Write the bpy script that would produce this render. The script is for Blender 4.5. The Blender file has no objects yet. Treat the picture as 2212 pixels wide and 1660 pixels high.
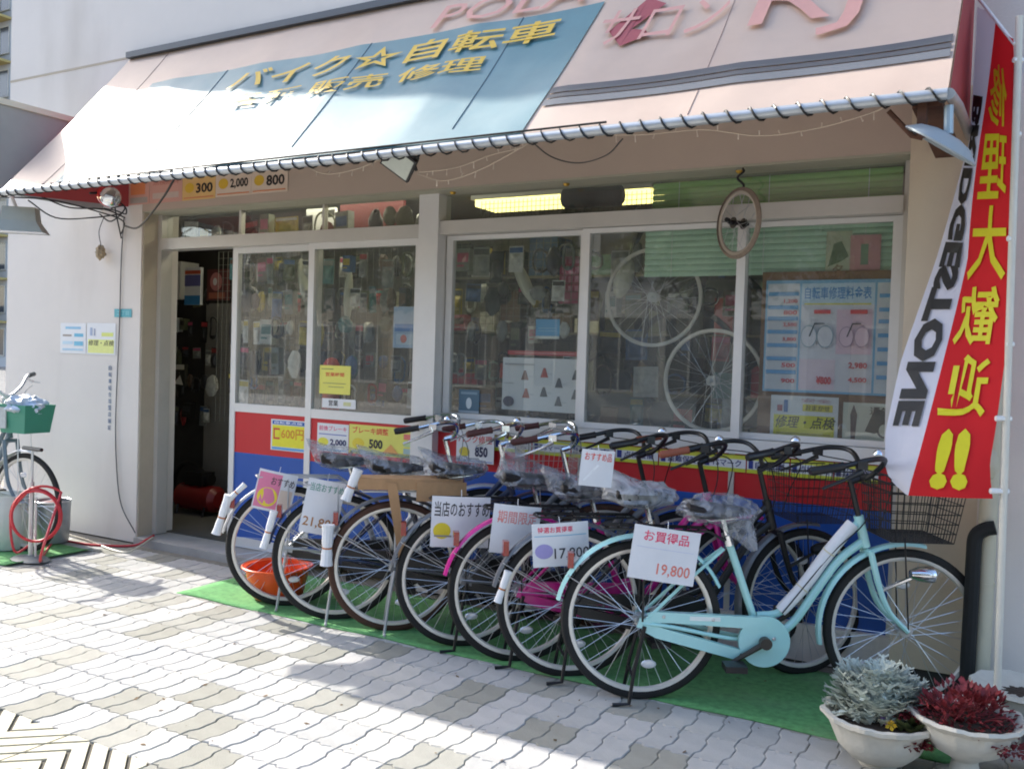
import bpy, bmesh, math, random
from mathutils import Vector, Matrix, noise
random.seed(7)
R = math.radians
SC = bpy.context.scene
COL = SC.collection

# ------------------------------------------------------------------ camera
F_PX, W_PX, H_PX = 1990.62, 2212.0, 1660.0
YAW, PITCH, ROLL, CAM_Z = 0.51811, -0.0275, 0.03137, 1.45006
fw = Vector((-math.sin(YAW)*math.cos(PITCH), math.cos(YAW)*math.cos(PITCH), math.sin(PITCH)))
r0 = Vector((math.cos(YAW), math.sin(YAW), 0)); u0 = r0.cross(fw)
rt = r0*math.cos(ROLL)+u0*math.sin(ROLL); up = rt.cross(fw)
CP = Vector((0, 0, CAM_Z))
cam = bpy.data.cameras.new('camera'); cam.lens = 36*F_PX/W_PX; cam.sensor_width = 36; cam.clip_end = 2000; cam.clip_start = .05
co = bpy.data.objects.new('camera', cam); COL.objects.link(co)
M = Matrix.Identity(4)
for i in range(3):
    M[i][0], M[i][1], M[i][2], M[i][3] = rt[i], up[i], -fw[i], CP[i]
co.matrix_world = M
SC.camera = co

# ------------------------------------------------------------------ light
SUN_TRAVEL = Vector((1.42, -.212, -1)).normalized()
w = bpy.data.worlds.new('World'); SC.world = w; w.use_nodes = True
nt = w.node_tree; bg = nt.nodes['Background']
sky = nt.nodes.new('ShaderNodeTexSky'); sky.sky_type = 'NISHITA'; sky.sun_disc = False
sky.sun_elevation = math.asin(-SUN_TRAVEL.z); sky.sun_rotation = math.atan2(-SUN_TRAVEL.x, -SUN_TRAVEL.y)
sky.air_density = 1.0; sky.dust_density = 2.5; sky.ozone_density = 1.0
nt.links.new(sky.outputs[0], bg.inputs[0]); bg.inputs[1].default_value = .15
sl = bpy.data.lights.new('sun', 'SUN'); sl.energy = 2.4; sl.angle = R(.53); sl.color = (1, .95, .87)
so = bpy.data.objects.new('sun', sl); COL.objects.link(so); so.location = (-20, 4, 15)
so.rotation_euler = SUN_TRAVEL.to_track_quat('-Z', 'Y').to_euler()
SC.view_settings.view_transform = 'Standard'; SC.view_settings.look = 'None'
SC.view_settings.exposure = 1.72; SC.view_settings.gamma = 1; SC.view_settings.use_curve_mapping = False
SC.render.engine = 'CYCLES'
SC.cycles.max_bounces = 8; SC.cycles.transparent_max_bounces = 24; SC.cycles.caustics_reflective = False; SC.cycles.caustics_refractive = False
SC.cycles.use_denoising = True
SC.cycles.filter_width = 1.9

# ------------------------------------------------------------------ helpers
def ray(px, py): return fw + rt*((px-W_PX/2)/F_PX) - up*((py-H_PX/2)/F_PX)
def aty(px, py, y): d = ray(px, py); return CP + d*(y/d.y)
def atz(px, py, z): d = ray(px, py); return CP + d*((z-CAM_Z)/d.z)
def atplane(px, py, P, n): d = ray(px, py); return CP + d*((P-CP).dot(n)/d.dot(n))
def seen(v):
    d = v-CP; z = d.dot(fw)
    if z < .1: return None
    return (W_PX/2+F_PX*d.dot(rt)/z, H_PX/2-F_PX*d.dot(up)/z, z)

def lin(c):
    if isinstance(c, str):
        c = [int(c[i:i+2], 16)/255 for i in (1, 3, 5)]
        c = [x/12.92 if x <= .04045 else ((x+.055)/1.055)**2.4 for x in c]
    return (*c[:3], 1)

MATS = {}
def mat(name, col, rough=.6, metal=0, var=.0, vscale=8, bump=0, bscale=60, spec=.5, stain=None, coat=0, emit=0):
    """principled material whose colour wanders a little (var) and whose surface has fine relief (bump)"""
    if name in MATS: return MATS[name]
    m = bpy.data.materials.new(name); m.use_nodes = True; n = m.node_tree; L = n.links
    b = n.nodes['Principled BSDF']; c = lin(col)
    b.inputs['Base Color'].default_value = c; b.inputs['Roughness'].default_value = rough; b.inputs['Metallic'].default_value = metal
    b.inputs['Specular IOR Level'].default_value = spec; b.inputs['Coat Weight'].default_value = coat
    tc = n.nodes.new('ShaderNodeTexCoord')
    if var:
        t = n.nodes.new('ShaderNodeTexNoise'); t.inputs['Scale'].default_value = vscale; t.inputs['Detail'].default_value = 6; t.inputs['Roughness'].default_value = .65
        L.new(tc.outputs['Object'], t.inputs['Vector'])
        rp = n.nodes.new('ShaderNodeValToRGB'); rp.color_ramp.elements[0].position = .3; rp.color_ramp.elements[1].position = .7
        rp.color_ramp.elements[0].color = (*[x*(1-var) for x in c[:3]], 1)
        rp.color_ramp.elements[1].color = (*[min(1, x*(1+var*.6)) for x in c[:3]], 1)
        L.new(t.outputs['Fac'], rp.inputs[0]); out = rp.outputs[0]
        if stain:
            t2 = n.nodes.new('ShaderNodeTexNoise'); t2.inputs['Scale'].default_value = stain[1]; t2.inputs['Detail'].default_value = 8
            mp = n.nodes.new('ShaderNodeMapping'); mp.inputs['Scale'].default_value = stain[3] if len(stain) > 3 else (1, 1, 1)
            L.new(tc.outputs['Object'], mp.inputs[0]); L.new(mp.outputs[0], t2.inputs['Vector'])
            r2 = n.nodes.new('ShaderNodeValToRGB'); r2.color_ramp.elements[0].position = .52; r2.color_ramp.elements[1].position = .75
            r2.color_ramp.elements[0].color = (0, 0, 0, 1); r2.color_ramp.elements[1].color = (stain[2],)*3+(1,)
            L.new(t2.outputs['Fac'], r2.inputs[0])
            mx = n.nodes.new('ShaderNodeMixRGB'); mx.inputs[2].default_value = lin(stain[0])
            L.new(r2.outputs[0], mx.inputs[0]); L.new(out, mx.inputs[1]); out = mx.outputs[0]
        L.new(out, b.inputs['Base Color'])
    if bump:
        t = n.nodes.new('ShaderNodeTexNoise'); t.inputs['Scale'].default_value = bscale; t.inputs['Detail'].default_value = 4
        L.new(tc.outputs['Object'], t.inputs['Vector'])
        bp = n.nodes.new('ShaderNodeBump'); bp.inputs['Strength'].default_value = bump; bp.inputs['Distance'].default_value = .01
        L.new(t.outputs['Fac'], bp.inputs['Height']); L.new(bp.outputs[0], b.inputs['Normal'])
    if emit:
        b.inputs['Emission Color'].default_value = c; b.inputs['Emission Strength'].default_value = emit
    MATS[name] = m
    return m

def glass(name, tint=(1, 1, 1), dust_sheen=.04, rough=.0):
    """thin pane: clear, mirrored by its own fresnel, with a pale veil for dust and painted-in street reflections"""
    if name in MATS: return MATS[name]
    m = bpy.data.materials.new(name); m.use_nodes = True; n = m.node_tree; L = n.links
    n.nodes.remove(n.nodes['Principled BSDF']); o = n.nodes['Material Output']
    tr = n.nodes.new('ShaderNodeBsdfTransparent'); tr.inputs[0].default_value = (*tint, 1)
    gl = n.nodes.new('ShaderNodeBsdfGlossy'); gl.inputs['Roughness'].default_value = rough
    fr = n.nodes.new('ShaderNodeFresnel'); ge = n.nodes.new('ShaderNodeNewGeometry'); mr = n.nodes.new('ShaderNodeMapRange')   # same index from either face of the thin pane
    mr.inputs[3].default_value = 1.85; mr.inputs[4].default_value = 1/1.85; L.new(ge.outputs['Backfacing'], mr.inputs[0]); L.new(mr.outputs[0], fr.inputs[0])
    df = n.nodes.new('ShaderNodeBsdfDiffuse'); df.inputs[0].default_value = (.7, .72, .7, 1)
    tc = n.nodes.new('ShaderNodeTexCoord'); t = n.nodes.new('ShaderNodeTexNoise'); t.inputs['Scale'].default_value = 3; t.inputs['Detail'].default_value = 7
    L.new(tc.outputs['Object'], t.inputs['Vector'])
    mm = n.nodes.new('ShaderNodeMath'); mm.operation = 'MULTIPLY'; mm.inputs[1].default_value = dust_sheen*2  # diffuse veil: dust, raised further to stand in for pale street reflections
    L.new(t.outputs['Fac'], mm.inputs[0])
    bp = n.nodes.new('ShaderNodeBump'); bp.inputs['Strength'].default_value = .012; bp.inputs['Distance'].default_value = .02
    t3 = n.nodes.new('ShaderNodeTexNoise'); t3.inputs['Scale'].default_value = 2.2; L.new(tc.outputs['Object'], t3.inputs['Vector'])
    L.new(t3.outputs['Fac'], bp.inputs['Height']); L.new(bp.outputs[0], gl.inputs['Normal'])
    m1 = n.nodes.new('ShaderNodeMixShader'); m2 = n.nodes.new('ShaderNodeMixShader')
    L.new(fr.outputs[0], m1.inputs[0]); L.new(tr.outputs[0], m1.inputs[1]); L.new(gl.outputs[0], m1.inputs[2])
    L.new(mm.outputs[0], m2.inputs[0]); L.new(m1.outputs[0], m2.inputs[1]); L.new(df.outputs[0], m2.inputs[2])
    L.new(m2.outputs[0], o.inputs[0])
    MATS[name] = m
    return m

def film(name, col, clear=.5, rough=.25):
    """crinkled polythene: part clear, part milky, shiny"""
    if name in MATS: return MATS[name]
    m = bpy.data.materials.new(name); m.use_nodes = True; n = m.node_tree; L = n.links
    b = n.nodes['Principled BSDF']; o = n.nodes['Material Output']
    b.inputs['Base Color'].default_value = lin(col); b.inputs['Roughness'].default_value = rough; b.inputs['Specular IOR Level'].default_value = .8
    tr = n.nodes.new('ShaderNodeBsdfTransparent'); tr.inputs[0].default_value = (.95, .96, .97, 1)
    tc = n.nodes.new('ShaderNodeTexCoord'); t = n.nodes.new('ShaderNodeTexNoise'); t.inputs['Scale'].default_value = 9; t.inputs['Detail'].default_value = 3
    t.inputs['Distortion'].default_value = 2.2
    L.new(tc.outputs['Object'], t.inputs['Vector'])
    bp = n.nodes.new('ShaderNodeBump'); bp.inputs['Strength'].default_value = .9; bp.inputs['Distance'].default_value = .02
    L.new(t.outputs['Fac'], bp.inputs['Height']); L.new(bp.outputs[0], b.inputs['Normal'])
    rp = n.nodes.new('ShaderNodeValToRGB'); rp.color_ramp.elements[0].position = .35; rp.color_ramp.elements[1].position = .65
    rp.color_ramp.elements[0].color = (max(0, clear-.25),)*3+(1,); rp.color_ramp.elements[1].color = (min(1, clear+.25),)*3+(1,)
    L.new(t.outputs['Fac'], rp.inputs[0])
    mx = n.nodes.new('ShaderNodeMixShader'); L.new(rp.outputs[0], mx.inputs[0]); L.new(b.outputs[0], mx.inputs[1]); L.new(tr.outputs[0], mx.inputs[2])
    L.new(mx.outputs[0], o.inputs[0])
    MATS[name] = m
    return m

def cloth(name, col, thru=.3, rough=.75, var=.06, stain=None):
    """woven sheet that lets some light through"""
    if name in MATS: return MATS[name]
    m = mat(name, col, rough, 0, var, 5, .15, 220, stain=stain); n = m.node_tree; L = n.links
    b = n.nodes['Principled BSDF']; o = n.nodes['Material Output']
    tl = n.nodes.new('ShaderNodeBsdfTranslucent'); tl.inputs[0].default_value = lin(col)
    mx = n.nodes.new('ShaderNodeMixShader'); mx.inputs[0].default_value = thru
    L.new(b.outputs[0], mx.inputs[1]); L.new(tl.outputs[0], mx.inputs[2]); L.new(mx.outputs[0], o.inputs[0])
    return m

def tag(o, label=None, cat=None, group=None, kind=None):
    if label: o['label'] = label
    if cat: o['category'] = cat
    if group: o['group'] = group
    if kind: o['kind'] = kind
    return o

def thing(name, label, cat, loc=(0, 0, 0), rz=0, group=None):
    o = bpy.data.objects.new(name, None); COL.objects.link(o); o.location = loc; o.rotation_euler = (0, 0, rz)
    o.empty_display_size = .1
    return tag(o, label, cat, group)

def link_mesh(name, me, parent=None):
    o = bpy.data.objects.new(name, me); COL.objects.link(o)
    if parent is not None: o.parent = parent
    return o

class MB:
    def __init__(s): s.v = []; s.f = []; s.mi = []; s.m = 0
    def face(s, ids): s.f.append(tuple(ids)); s.mi.append(s.m)
    def add(s, verts, faces):
        k = len(s.v); s.v += [Vector(a) for a in verts]
        for f in faces: s.face([k+i for i in f])
    def box(s, x0, x1, y0, y1, z0, z1, X=None):
        vs = [Vector((x, y, z)) for x in (x0, x1) for y in (y0, y1) for z in (z0, z1)]
        if X is not None: vs = [X @ a for a in vs]
        s.add(vs, [(0, 1, 3, 2), (4, 6, 7, 5), (0, 4, 5, 1), (2, 3, 7, 6), (0, 2, 6, 4), (1, 5, 7, 3)])
    def tube(s, pts, r, n=8, cap=True, closed=False):
        pts = [Vector(p) for p in pts]; N = len(pts)
        if not isinstance(r, (list, tuple)): r = [r]*N
        T = []
        for i in range(N):
            a = pts[i-1] if (i > 0 or closed) else pts[i]; b = pts[(i+1) % N] if (i < N-1 or closed) else pts[i]
            t = (b-a); T.append(t.normalized() if t.length > 1e-9 else Vector((0, 0, 1)))
        ref = Vector((0, 0, 1)) if abs(T[0].z) < .9 else Vector((1, 0, 0))
        nrm = (ref - T[0]*ref.dot(T[0])).normalized(); rings = []
        for i in range(N):
            if i: nrm = (nrm - T[i]*nrm.dot(T[i])); nrm = nrm.normalized() if nrm.length > 1e-6 else T[i].orthogonal().normalized()
            bn = T[i].cross(nrm); k = len(s.v)
            s.v += [pts[i]+(nrm*math.cos(2*math.pi*j/n)+bn*math.sin(2*math.pi*j/n))*r[i] for j in range(n)]; rings.append(k)
        for i in range(N if closed else N-1):
            a, b = rings[i], rings[(i+1) % N]
            for j in range(n): s.face((a+j, a+(j+1) % n, b+(j+1) % n, b+j))
        if cap and not closed:
            s.face([rings[0]+j for j in reversed(range(n))]); s.face([rings[-1]+j for j in range(n)])
    def lathe(s, prof, n=24, X=None, wob=None, a0=0, a1=2*math.pi):
        full = abs(a1-a0-2*math.pi) < 1e-6; k = len(s.v); cols = n if full else n+1
        for i in range(cols):
            a = a0+(a1-a0)*i/n
            for j, (r, z) in enumerate(prof):
                if wob: r, z = wob(a, r, z, j)
                p = Vector((r*math.cos(a), r*math.sin(a), z)); s.v.append(X @ p if X is not None else p)
        P = len(prof)
        for i in range(n):
            a = k+i*P; b = k+((i+1) % cols)*P
            for j in range(P-1): s.face((a+j, b+j, b+j+1, a+j+1))
    def poly(s, pts): s.add(pts, [tuple(range(len(pts)))])
    def prism(s, pts, d):
        """pts: 3-D outline, d: extrusion vector"""
        n = len(pts); d = Vector(d); vs = [Vector(p) for p in pts]; vs += [p+d for p in vs]
        s.add(vs, [tuple(reversed(range(n))), tuple(range(n, 2*n))]+[(i, (i+1) % n, n+(i+1) % n, n+i) for i in range(n)])
    def grid(s, fn, nu, nv):
        k = len(s.v)
        for i in range(nu+1):
            for j in range(nv+1): s.v.append(Vector(fn(i/nu, j/nv)))
        for i in range(nu):
            for j in range(nv): a = k+i*(nv+1)+j; s.face((a, a+nv+1, a+nv+2, a+1))
    def mesh(s, name, mats, smooth=True, angle=35):
        me = bpy.data.meshes.new(name); me.from_pydata([tuple(a) for a in s.v], [], s.f)
        for m in (mats if isinstance(mats, (list, tuple)) else [mats]): me.materials.append(m)
        me.polygons.foreach_set('material_index', s.mi)
        if smooth:
            me.polygons.foreach_set('use_smooth', [True]*len(s.f)); me.set_sharp_from_angle(angle=R(angle))
        me.update(); return me
    def build(s, name, mats, parent=None, world=False, smooth=True, angle=35):
        if world and parent is not None:
            p = parent; off = Vector((0, 0, 0))
            while p is not None: off += p.location; p = p.parent
            s.v = [a-off for a in s.v]
        return link_mesh(name, s.mesh(name, mats, smooth, angle), parent)

_tx = None
def text_geo(body, bold=0.0, sp=1.0):
    """outline of a line of characters as (verts2d, faces), baseline at 0"""
    global _tx
    if _tx is None:
        c = bpy.data.curves.new('letters', 'FONT'); _tx = bpy.data.objects.new('letters', c); COL.objects.link(_tx)
    if any(ord(ch) > 0x2e80 for ch in body): bold = min(bold, .014)          # dense characters clog when swollen
    c = _tx.data; c.body = body; c.offset = bold; c.space_character = sp; c.resolution_u = 2
    dg = bpy.context.evaluated_depsgraph_get(); dg.update()
    me = bpy.data.meshes.new_from_object(_tx.evaluated_get(dg))
    vs = [(a.co.x, a.co.y) for a in me.vertices]; fs = [tuple(p.vertices) for p in me.polygons]
    bpy.data.meshes.remove(me)
    return vs, fs

def put_text(mb, body, O, X, Y, w, h, bold=.01, sp=1.0, fn=None, slant=0):
    """letters fitted to the box O + X*[0,w] + Y*[0,h]"""
    vs, fs = text_geo(body, bold, sp)
    if not vs: return
    x0 = min(a[0] for a in vs); x1 = max(a[0] for a in vs); y0 = min(a[1] for a in vs); y1 = max(a[1] for a in vs)
    out = []
    for a in vs:
        u = (a[0]-x0)/(x1-x0)*w; v = (a[1]-y0)/(y1-y0)*h; u += slant*v
        out.append(fn(u, v) if fn else O+X*u+Y*v)
    mb.add(out, fs)

ORD = ['leftmost', 'second from left', 'third from left', 'fourth from left', 'fifth from left', 'sixth from left', 'seventh from left', 'eighth from left', 'ninth from left', 'tenth from left']+[q+' from left' for q in 'eleventh twelfth thirteenth fourteenth fifteenth sixteenth seventeenth eighteenth nineteenth twentieth'.split()]+['far right']*20
X3, Y3, Z3 = Vector((1, 0, 0)), Vector((0, 1, 0)), Vector((0, 0, 1))

# ------------------------------------------------------------------ palette
def ink(h): return mat('ink_'+h[1:], h, .55, var=.05, vscale=30)
m_white_wall = mat('painted_wall', '#ddd6cf', .85, var=.05, vscale=1.2, bump=.12, bscale=90, stain=('#94897b', 1.3, .28, (1.2, 1, .35)))
m_warm_wall = mat('beige_render', '#cfc0a8', .85, var=.06, vscale=2, bump=.1, bscale=90)
m_fascia = mat('fascia_render', '#b9a89a', .85, var=.06, vscale=2, bump=.08)
m_soffit = mat('soffit_board', '#a9a593', .8, var=.05)
m_alu = mat('aluminium', '#c9c5be', .42, .2, var=.05, vscale=6)
m_alu2 = mat('aluminium_pale', '#dcdad7', .45, .1, var=.04)
m_concrete = mat('concrete', '#a7a4a0', .9, var=.14, vscale=5, bump=.25, bscale=70)
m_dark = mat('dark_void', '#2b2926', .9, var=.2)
m_room = mat('shop_room_wall', '#8d887d', .9, var=.08)
m_black = mat('black_paint', '#17171a', .38, var=.1, vscale=20)
m_rubber = mat('tyre_rubber', '#1d1c1b', .8, var=.2, vscale=30)
m_rubber_br = mat('tyre_brown', '#4a2f22', .8, var=.2, vscale=30)
m_rim = mat('rim_alloy', '#d9d4cb', .32, .25, var=.05)
m_steel = mat('steel_spoke', '#c4c6c8', .3, .75)
m_chrome = mat('chrome', '#d7dade', .15, 1)
m_mint = mat('mint_paint', '#aadcd8', .3, var=.04, coat=.4)
m_magenta = mat('magenta_paint', '#c81f86', .3, var=.04, coat=.4)
m_greyp = mat('grey_paint', '#63666b', .32, var=.05, coat=.3)
m_silverp = mat('silver_paint', '#b9bcc0', .35, .4, var=.04)
m_navy = mat('navy_paint', '#1f2c4c', .32, var=.05, coat=.3)
m_whitep = mat('white_paint', '#e4e4e2', .35, var=.03, coat=.2)
m_brown = mat('brown_grip', '#4c2522', .6, var=.15, vscale=40)
m_tan = mat('tan_grip', '#8d4e39', .6, var=.12, vscale=40)
m_card = mat('brown_cardboard', '#b18a63', .85, var=.12, vscale=14, bump=.1)
m_foam = mat('white_foam', '#dfe0e2', .7, var=.06, vscale=20, bump=.2, bscale=120)
m_film = film('clear_bag', '#aeb1b8', .66)
m_film2 = film('milky_bag', '#c9cacc', .42)
m_saddle = mat('saddle_vinyl', '#211f20', .5, var=.1)
m_paper = mat('white_card', '#dcdcdf', .5, var=.04, vscale=10)
m_red = mat('red_lamp', '#d21414', .3, coat=.5)
m_refl = mat('red_reflector', '#8f1a14', .2, coat=.6)
m_reflw = mat('clear_reflector', '#d8dade', .2, .3)
m_glass = glass('window_glass', (.95, .97, .96), .05)
m_cable = mat('black_cable', '#151515', .5)
m_green_carpet = mat('green_carpet', '#66a364', .95, var=.3, vscale=30, bump=.5, bscale=400, stain=('#7f9a78', 2.2, .45))

# ================================================================== GROUND
g = MB(); g.box(-400, 400, -400, 400, -.30, -.16); tag(g.build('ground', mat('asphalt', '#6f6e6c', .95, var=.15, vscale=4, bump=.3, bscale=200)), kind='structure')
# pavement bed (jointing sand) with the interlocking pavers as its pieces
g = MB(); g.box(-16, 4, -1.2, 9.5, -.15, -.012)
pavement = g.build('pavement', mat('joint_sand', '#7d7970', .95, var=.2, vscale=30)); tag(pavement, kind='structure')
PA, PB = .1125, .225
def paver_bm(gap=.0022):
    ys = [0, .042, .0705, .1545, .183, .225]; off = [0, .0, .015, .015, 0, 0]
    xs = [0, .028, .045, .085, .1125]; offy = [0, .008, -.006, .004, 0]
    left = [(off[i], ys[i]) for i in range(6)]
    bot = [(xs[i], offy[i]) for i in range(5)]
    outline = bot[:-1] + [(PA+a, b) for a, b in left[:-1]] + [(a, PB+b) for a, b in reversed(bot[1:])] + [(a, b) for a, b in reversed(left[1:])]
    c = Vector((PA/2, PB/2)); n = len(outline); rings = []
    for ins, z in ((gap*.5, -.03), (gap*.5, -.004), (gap*.5+.004, 0)):
        ring = []
        for i in range(n):
            p0 = Vector(outline[i-1]); p = Vector(outline[i]); p1 = Vector(outline[(i+1) % n])
            t = (p1-p0).normalized(); nn = Vector((-t.y, t.x)); q = p+nn*ins
            ring.append((q.x-c.x, q.y-c.y, z))
        rings.append(ring)
    b = MB(); b.v = [Vector(p) for r_ in rings for p in r_]
    for k in range(2):
        for i in range(n): b.face((k*n+i, k*n+(i+1) % n, (k+1)*n+(i+1) % n, (k+1)*n+i))
    b.face([2*n+i for i in range(n)])
    return b
pv_cols = [('#b0afac', 4), ('#a8a8a5', 4), ('#9a9990', 6), ('#908f85', 4), ('#b6b4ae', 3)]
pv_m = [mat('paver_%s' % c[1:], c, .9, var=.13, vscale=9, bump=.35, bscale=150, stain=('#6b6a62', 3, .25)) for c, k in pv_cols]
pv_bag = [i for i, (c, k) in enumerate(pv_cols) for _ in range(k)]
proto = paver_bm(); pv_me = [proto.mesh('paver', m, smooth=False) for m in pv_m]
slots = []; block = {}
for i in range(-140, 22):
    for j in range(-5, 25):
        x = -.105+i*PA; y = .4725+j*PB
        if not (-15.5 < x < 2.3 and -.6 < y < 5.4): continue
        if y > 4.42 and -7.45 < x: continue
        if -3.965-PA*.6 < x < -2.636+PA*.45 and 1.56-PB*.55 < y < 2.16: continue      # the tactile slabs lie here
        k = (i//2, j)
        if k not in block:
            c_ = random.choice(pv_bag)
            if c_ in (2, 3) and block.get((k[0]-1, j)) in (2, 3): c_ = random.choice((0, 1, 4))
            block[k] = c_
        slots.append((x, y, block[k]))
def paver_rank(s):
    p = seen(Vector((s[0], s[1], 0)))
    if p is None or not (-40 < p[0] < W_PX+40 and 0 < p[1] < H_PX+40): return 1e6+random.random()
    if -4.36 < s[0] < -.25 and s[1] > 3.84: return 1e5+p[2]
    return p[2]
slots.sort(key=paver_rank)
far = MB(); far_f = []
for n_, (x, y, c) in enumerate(slots):
    dz = random.uniform(-.0018, .0012); rx, ry = random.uniform(-.006, .006), random.uniform(-.006, .006)
    if n_ < 300:
        o = link_mesh('paver', pv_me[c], pavement); o.location = (x, y, dz); o.rotation_euler = (rx, ry, 0)
    else:
        k = len(far.v); far.v += [Vector((v.x+x, v.y+y, v.z+dz+v.x*-ry+v.y*rx)) for v in proto.v]; far.m = c
        for f in proto.f: far.face([k+q for q in f])
tag(far.build('paver', pv_m, pavement, smooth=False), kind='stuff')

# tactile slabs with a zigzag of raised ribs (front left)
def clip_poly(pts, axis, val, keep_less):
    out = []
    for i in range(len(pts)):
        a, b = pts[i-1], pts[i]; ia = (a[axis] <= val) == keep_less; ib = (b[axis] <= val) == keep_less
        if ia != ib:
            t = (val-a[axis])/(b[axis]-a[axis]); out.append((a[0]+(b[0]-a[0])*t, a[1]+(b[1]-a[1])*t))
        if ib: out.append(b)
    return out
m_tact = mat('tactile_slab', '#c2bda9', .9, var=.1, vscale=12, bump=.3, bscale=200)
m_groove = mat('slab_groove', '#57534a', .95, var=.1)
for tx0 in (-3.965, -3.52, -3.075):
    t = MB(); t.box(tx0+.004, tx0+.439, 1.56, 2.16, -.02, -.006)
    tile = t.build('tactile_slab', m_groove, pavement)
    ribs = MB()
    for seg in range(-1, 4):
        xa = -3.29-.33*2+.33*seg; xb = xa+.33; up_ = (seg % 2 == 0)
        for c in range(-12, 14):
            y0 = 1.5+c*.094; ya, yb = (y0, y0+.30) if up_ else (y0+.30, y0)
            q = [(xa, ya), (xb, yb), (xb, yb+.072), (xa, ya+.072)]
            for ax, val, kl in ((0, tx0+.439, True), (0, tx0+.004, False), (1, 2.16, True), (1, 1.56, False)):
                if q: q = clip_poly(q, ax, val, kl)
            if len(q) > 2: ribs.prism([(a, b, -.007) for a, b in q], (0, 0, .009))
    ribs.build('rib', m_tact, tile, smooth=False)

# road, kerb and far pavement behind the photographer (mirrored in the shop glass)
g = MB(); g.box(-60, 60, -9.2, -1.36, -.159, -.13); tag(g.build('road', MATS['asphalt']), kind='structure')
g = MB(); g.box(-60, 60, -1.36, -1.2, -.159, .0); tag(g.build('kerb', m_concrete), kind='structure')
g = MB(); g.box(-60, 60, -13.5, -9.2, -.159, -.01); tag(g.build('far_pavement', m_concrete), kind='structure')

# ================================================================== SHOP BUILDING
FY, DY = 4.55, 4.733            # wall face, plane of the shop-front frames
XL, XR = -7.42, 3.0
shop = thing('shop_building', 'white rendered shop building with a recessed glazed front and red and blue panels', 'building', (-3, 4.55, 0))
def bpart(name, mats, *boxes, parent=None, bev=0):
    b = MB()
    for q in boxes: b.box(*q)
    return b.build(name, mats, parent or shop, world=True, smooth=False)
bpart('upper_wall', m_white_wall, (XL, XR, FY, DY+.05, 2.72, 6.35))
bpart('fascia', m_fascia, (-5.77, -.545, FY+.002, DY+.05, 2.452, 2.72))
bpart('soffit', m_soffit, (-5.77, -.545, FY+.004, DY+.05, 2.44, 2.4515))
bpart('side_wall', m_white_wall, (XL, -5.77, FY, DY+.15, .0, 2.72))
bpart('pier', m_warm_wall, (-.545, -.205, FY, DY+.15, .1, 2.72))
bpart('pilaster', m_white_wall, (-.205, XR, FY-.10, DY+.15, .1, 2.72))
bpart('plinth', mat('dark_plinth', '#3c3a37', .9, var=.2, vscale=6), (-.56, -.205, FY+.012, DY+.15, -.02, .1), (-.2, XR, FY-.088, DY+.15, -.02, .1))
bpart('wall_joint', mat('joint_sealant', '#b3a795', .8), (XL-.002, -5.9, FY-.003, FY+.01, 3.585, 3.6))
bpart('end_wall', m_white_wall, (XL, XL+.2, DY+.15, 9.3, 0, 6.3)); bpart('end_wall', m_white_wall, (XR-.2, XR, DY+.15, 9.3, 0, 6.3)); bpart('rear_wall', m_white_wall, (XL, XR, 9.3, 9.5, 0, 6.3))
bpart('roof', m_concrete, (XL+.05, XR-.05, DY+.05, 9.3, 5.95, 6.2))
bpart('parapet_block', m_concrete, (-4.6, -3.3, 5.2, 6.6, 6.2, 6.6))
# recess reveal, step and sill
bpart('reveal', mat('beige_reveal', '#b7ab98', .8, var=.06), (-5.77, -5.755, FY+.01, DY+.05, 0, 2.44))
bpart('door_step', m_concrete, (-5.755, -4.2, FY-.03, DY+.08, -.02, .045))
bpart('shop_floor', mat('shop_floor', '#5f5c56', .8, var=.15, vscale=3), (-7.2, XR-.2, DY+.085, 9.3, -.02, .05))
bpart('shop_ceiling', mat('shop_ceiling', '#9b9788', .9), (-7.2, XR-.2, DY+.06, 9.3, 2.75, 2.8))
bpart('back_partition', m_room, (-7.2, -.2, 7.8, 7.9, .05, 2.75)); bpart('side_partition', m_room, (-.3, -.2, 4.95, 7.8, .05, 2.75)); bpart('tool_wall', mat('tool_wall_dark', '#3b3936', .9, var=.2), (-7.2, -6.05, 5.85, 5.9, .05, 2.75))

# --- frames
def fbox(x0, x1, z0, z1, y0=DY-.035, y1=DY+.035): return (x0, x1, y0, y1, z0, z1)
bpart('door_jamb', m_alu, fbox(-5.755, -5.715, .05, 2.44, DY-.05, DY+.05))
bpart('centre_post', m_alu2, fbox(-3.345, -3.20, .0, 2.44, DY-.085, DY+.05))
bpart('end_post', m_alu, fbox(-.58, -.545, .1, 2.44, DY-.05, DY+.05))
bpart('door_header', m_alu, fbox(-5.715, -3.345, 2.18, 2.262, DY-.07, DY+.05))
bpart('window_header', m_alu, fbox(-3.20, -.58, 2.195, 2.275, DY-.07, DY+.05))
bpart('transom_bar', m_alu, fbox(-4.95, -4.93, 2.262, 2.44, DY-.02, DY+.02)); bpart('transom_bar', m_alu, fbox(-4.18, -4.165, 2.262, 2.44, DY-.02, DY+.02))
def pane(x0, x1, z0, z1, y=DY, parent=None):
    b = MB(); b.box(x0, x1, y-.003, y+.003, z0, z1)
    return b.build('pane', m_glass, parent or shop, world=True, smooth=False)
pane(-5.715, -3.345, 2.262, 2.44); pane(-3.20, -.58, 2.275, 2.44)
m_redp = mat('red_panel', '#c8232b', .35, var=.06, vscale=2); m_bluep = mat('blue_panel', '#1c52a8', .4, var=.06, vscale=2)
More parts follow.
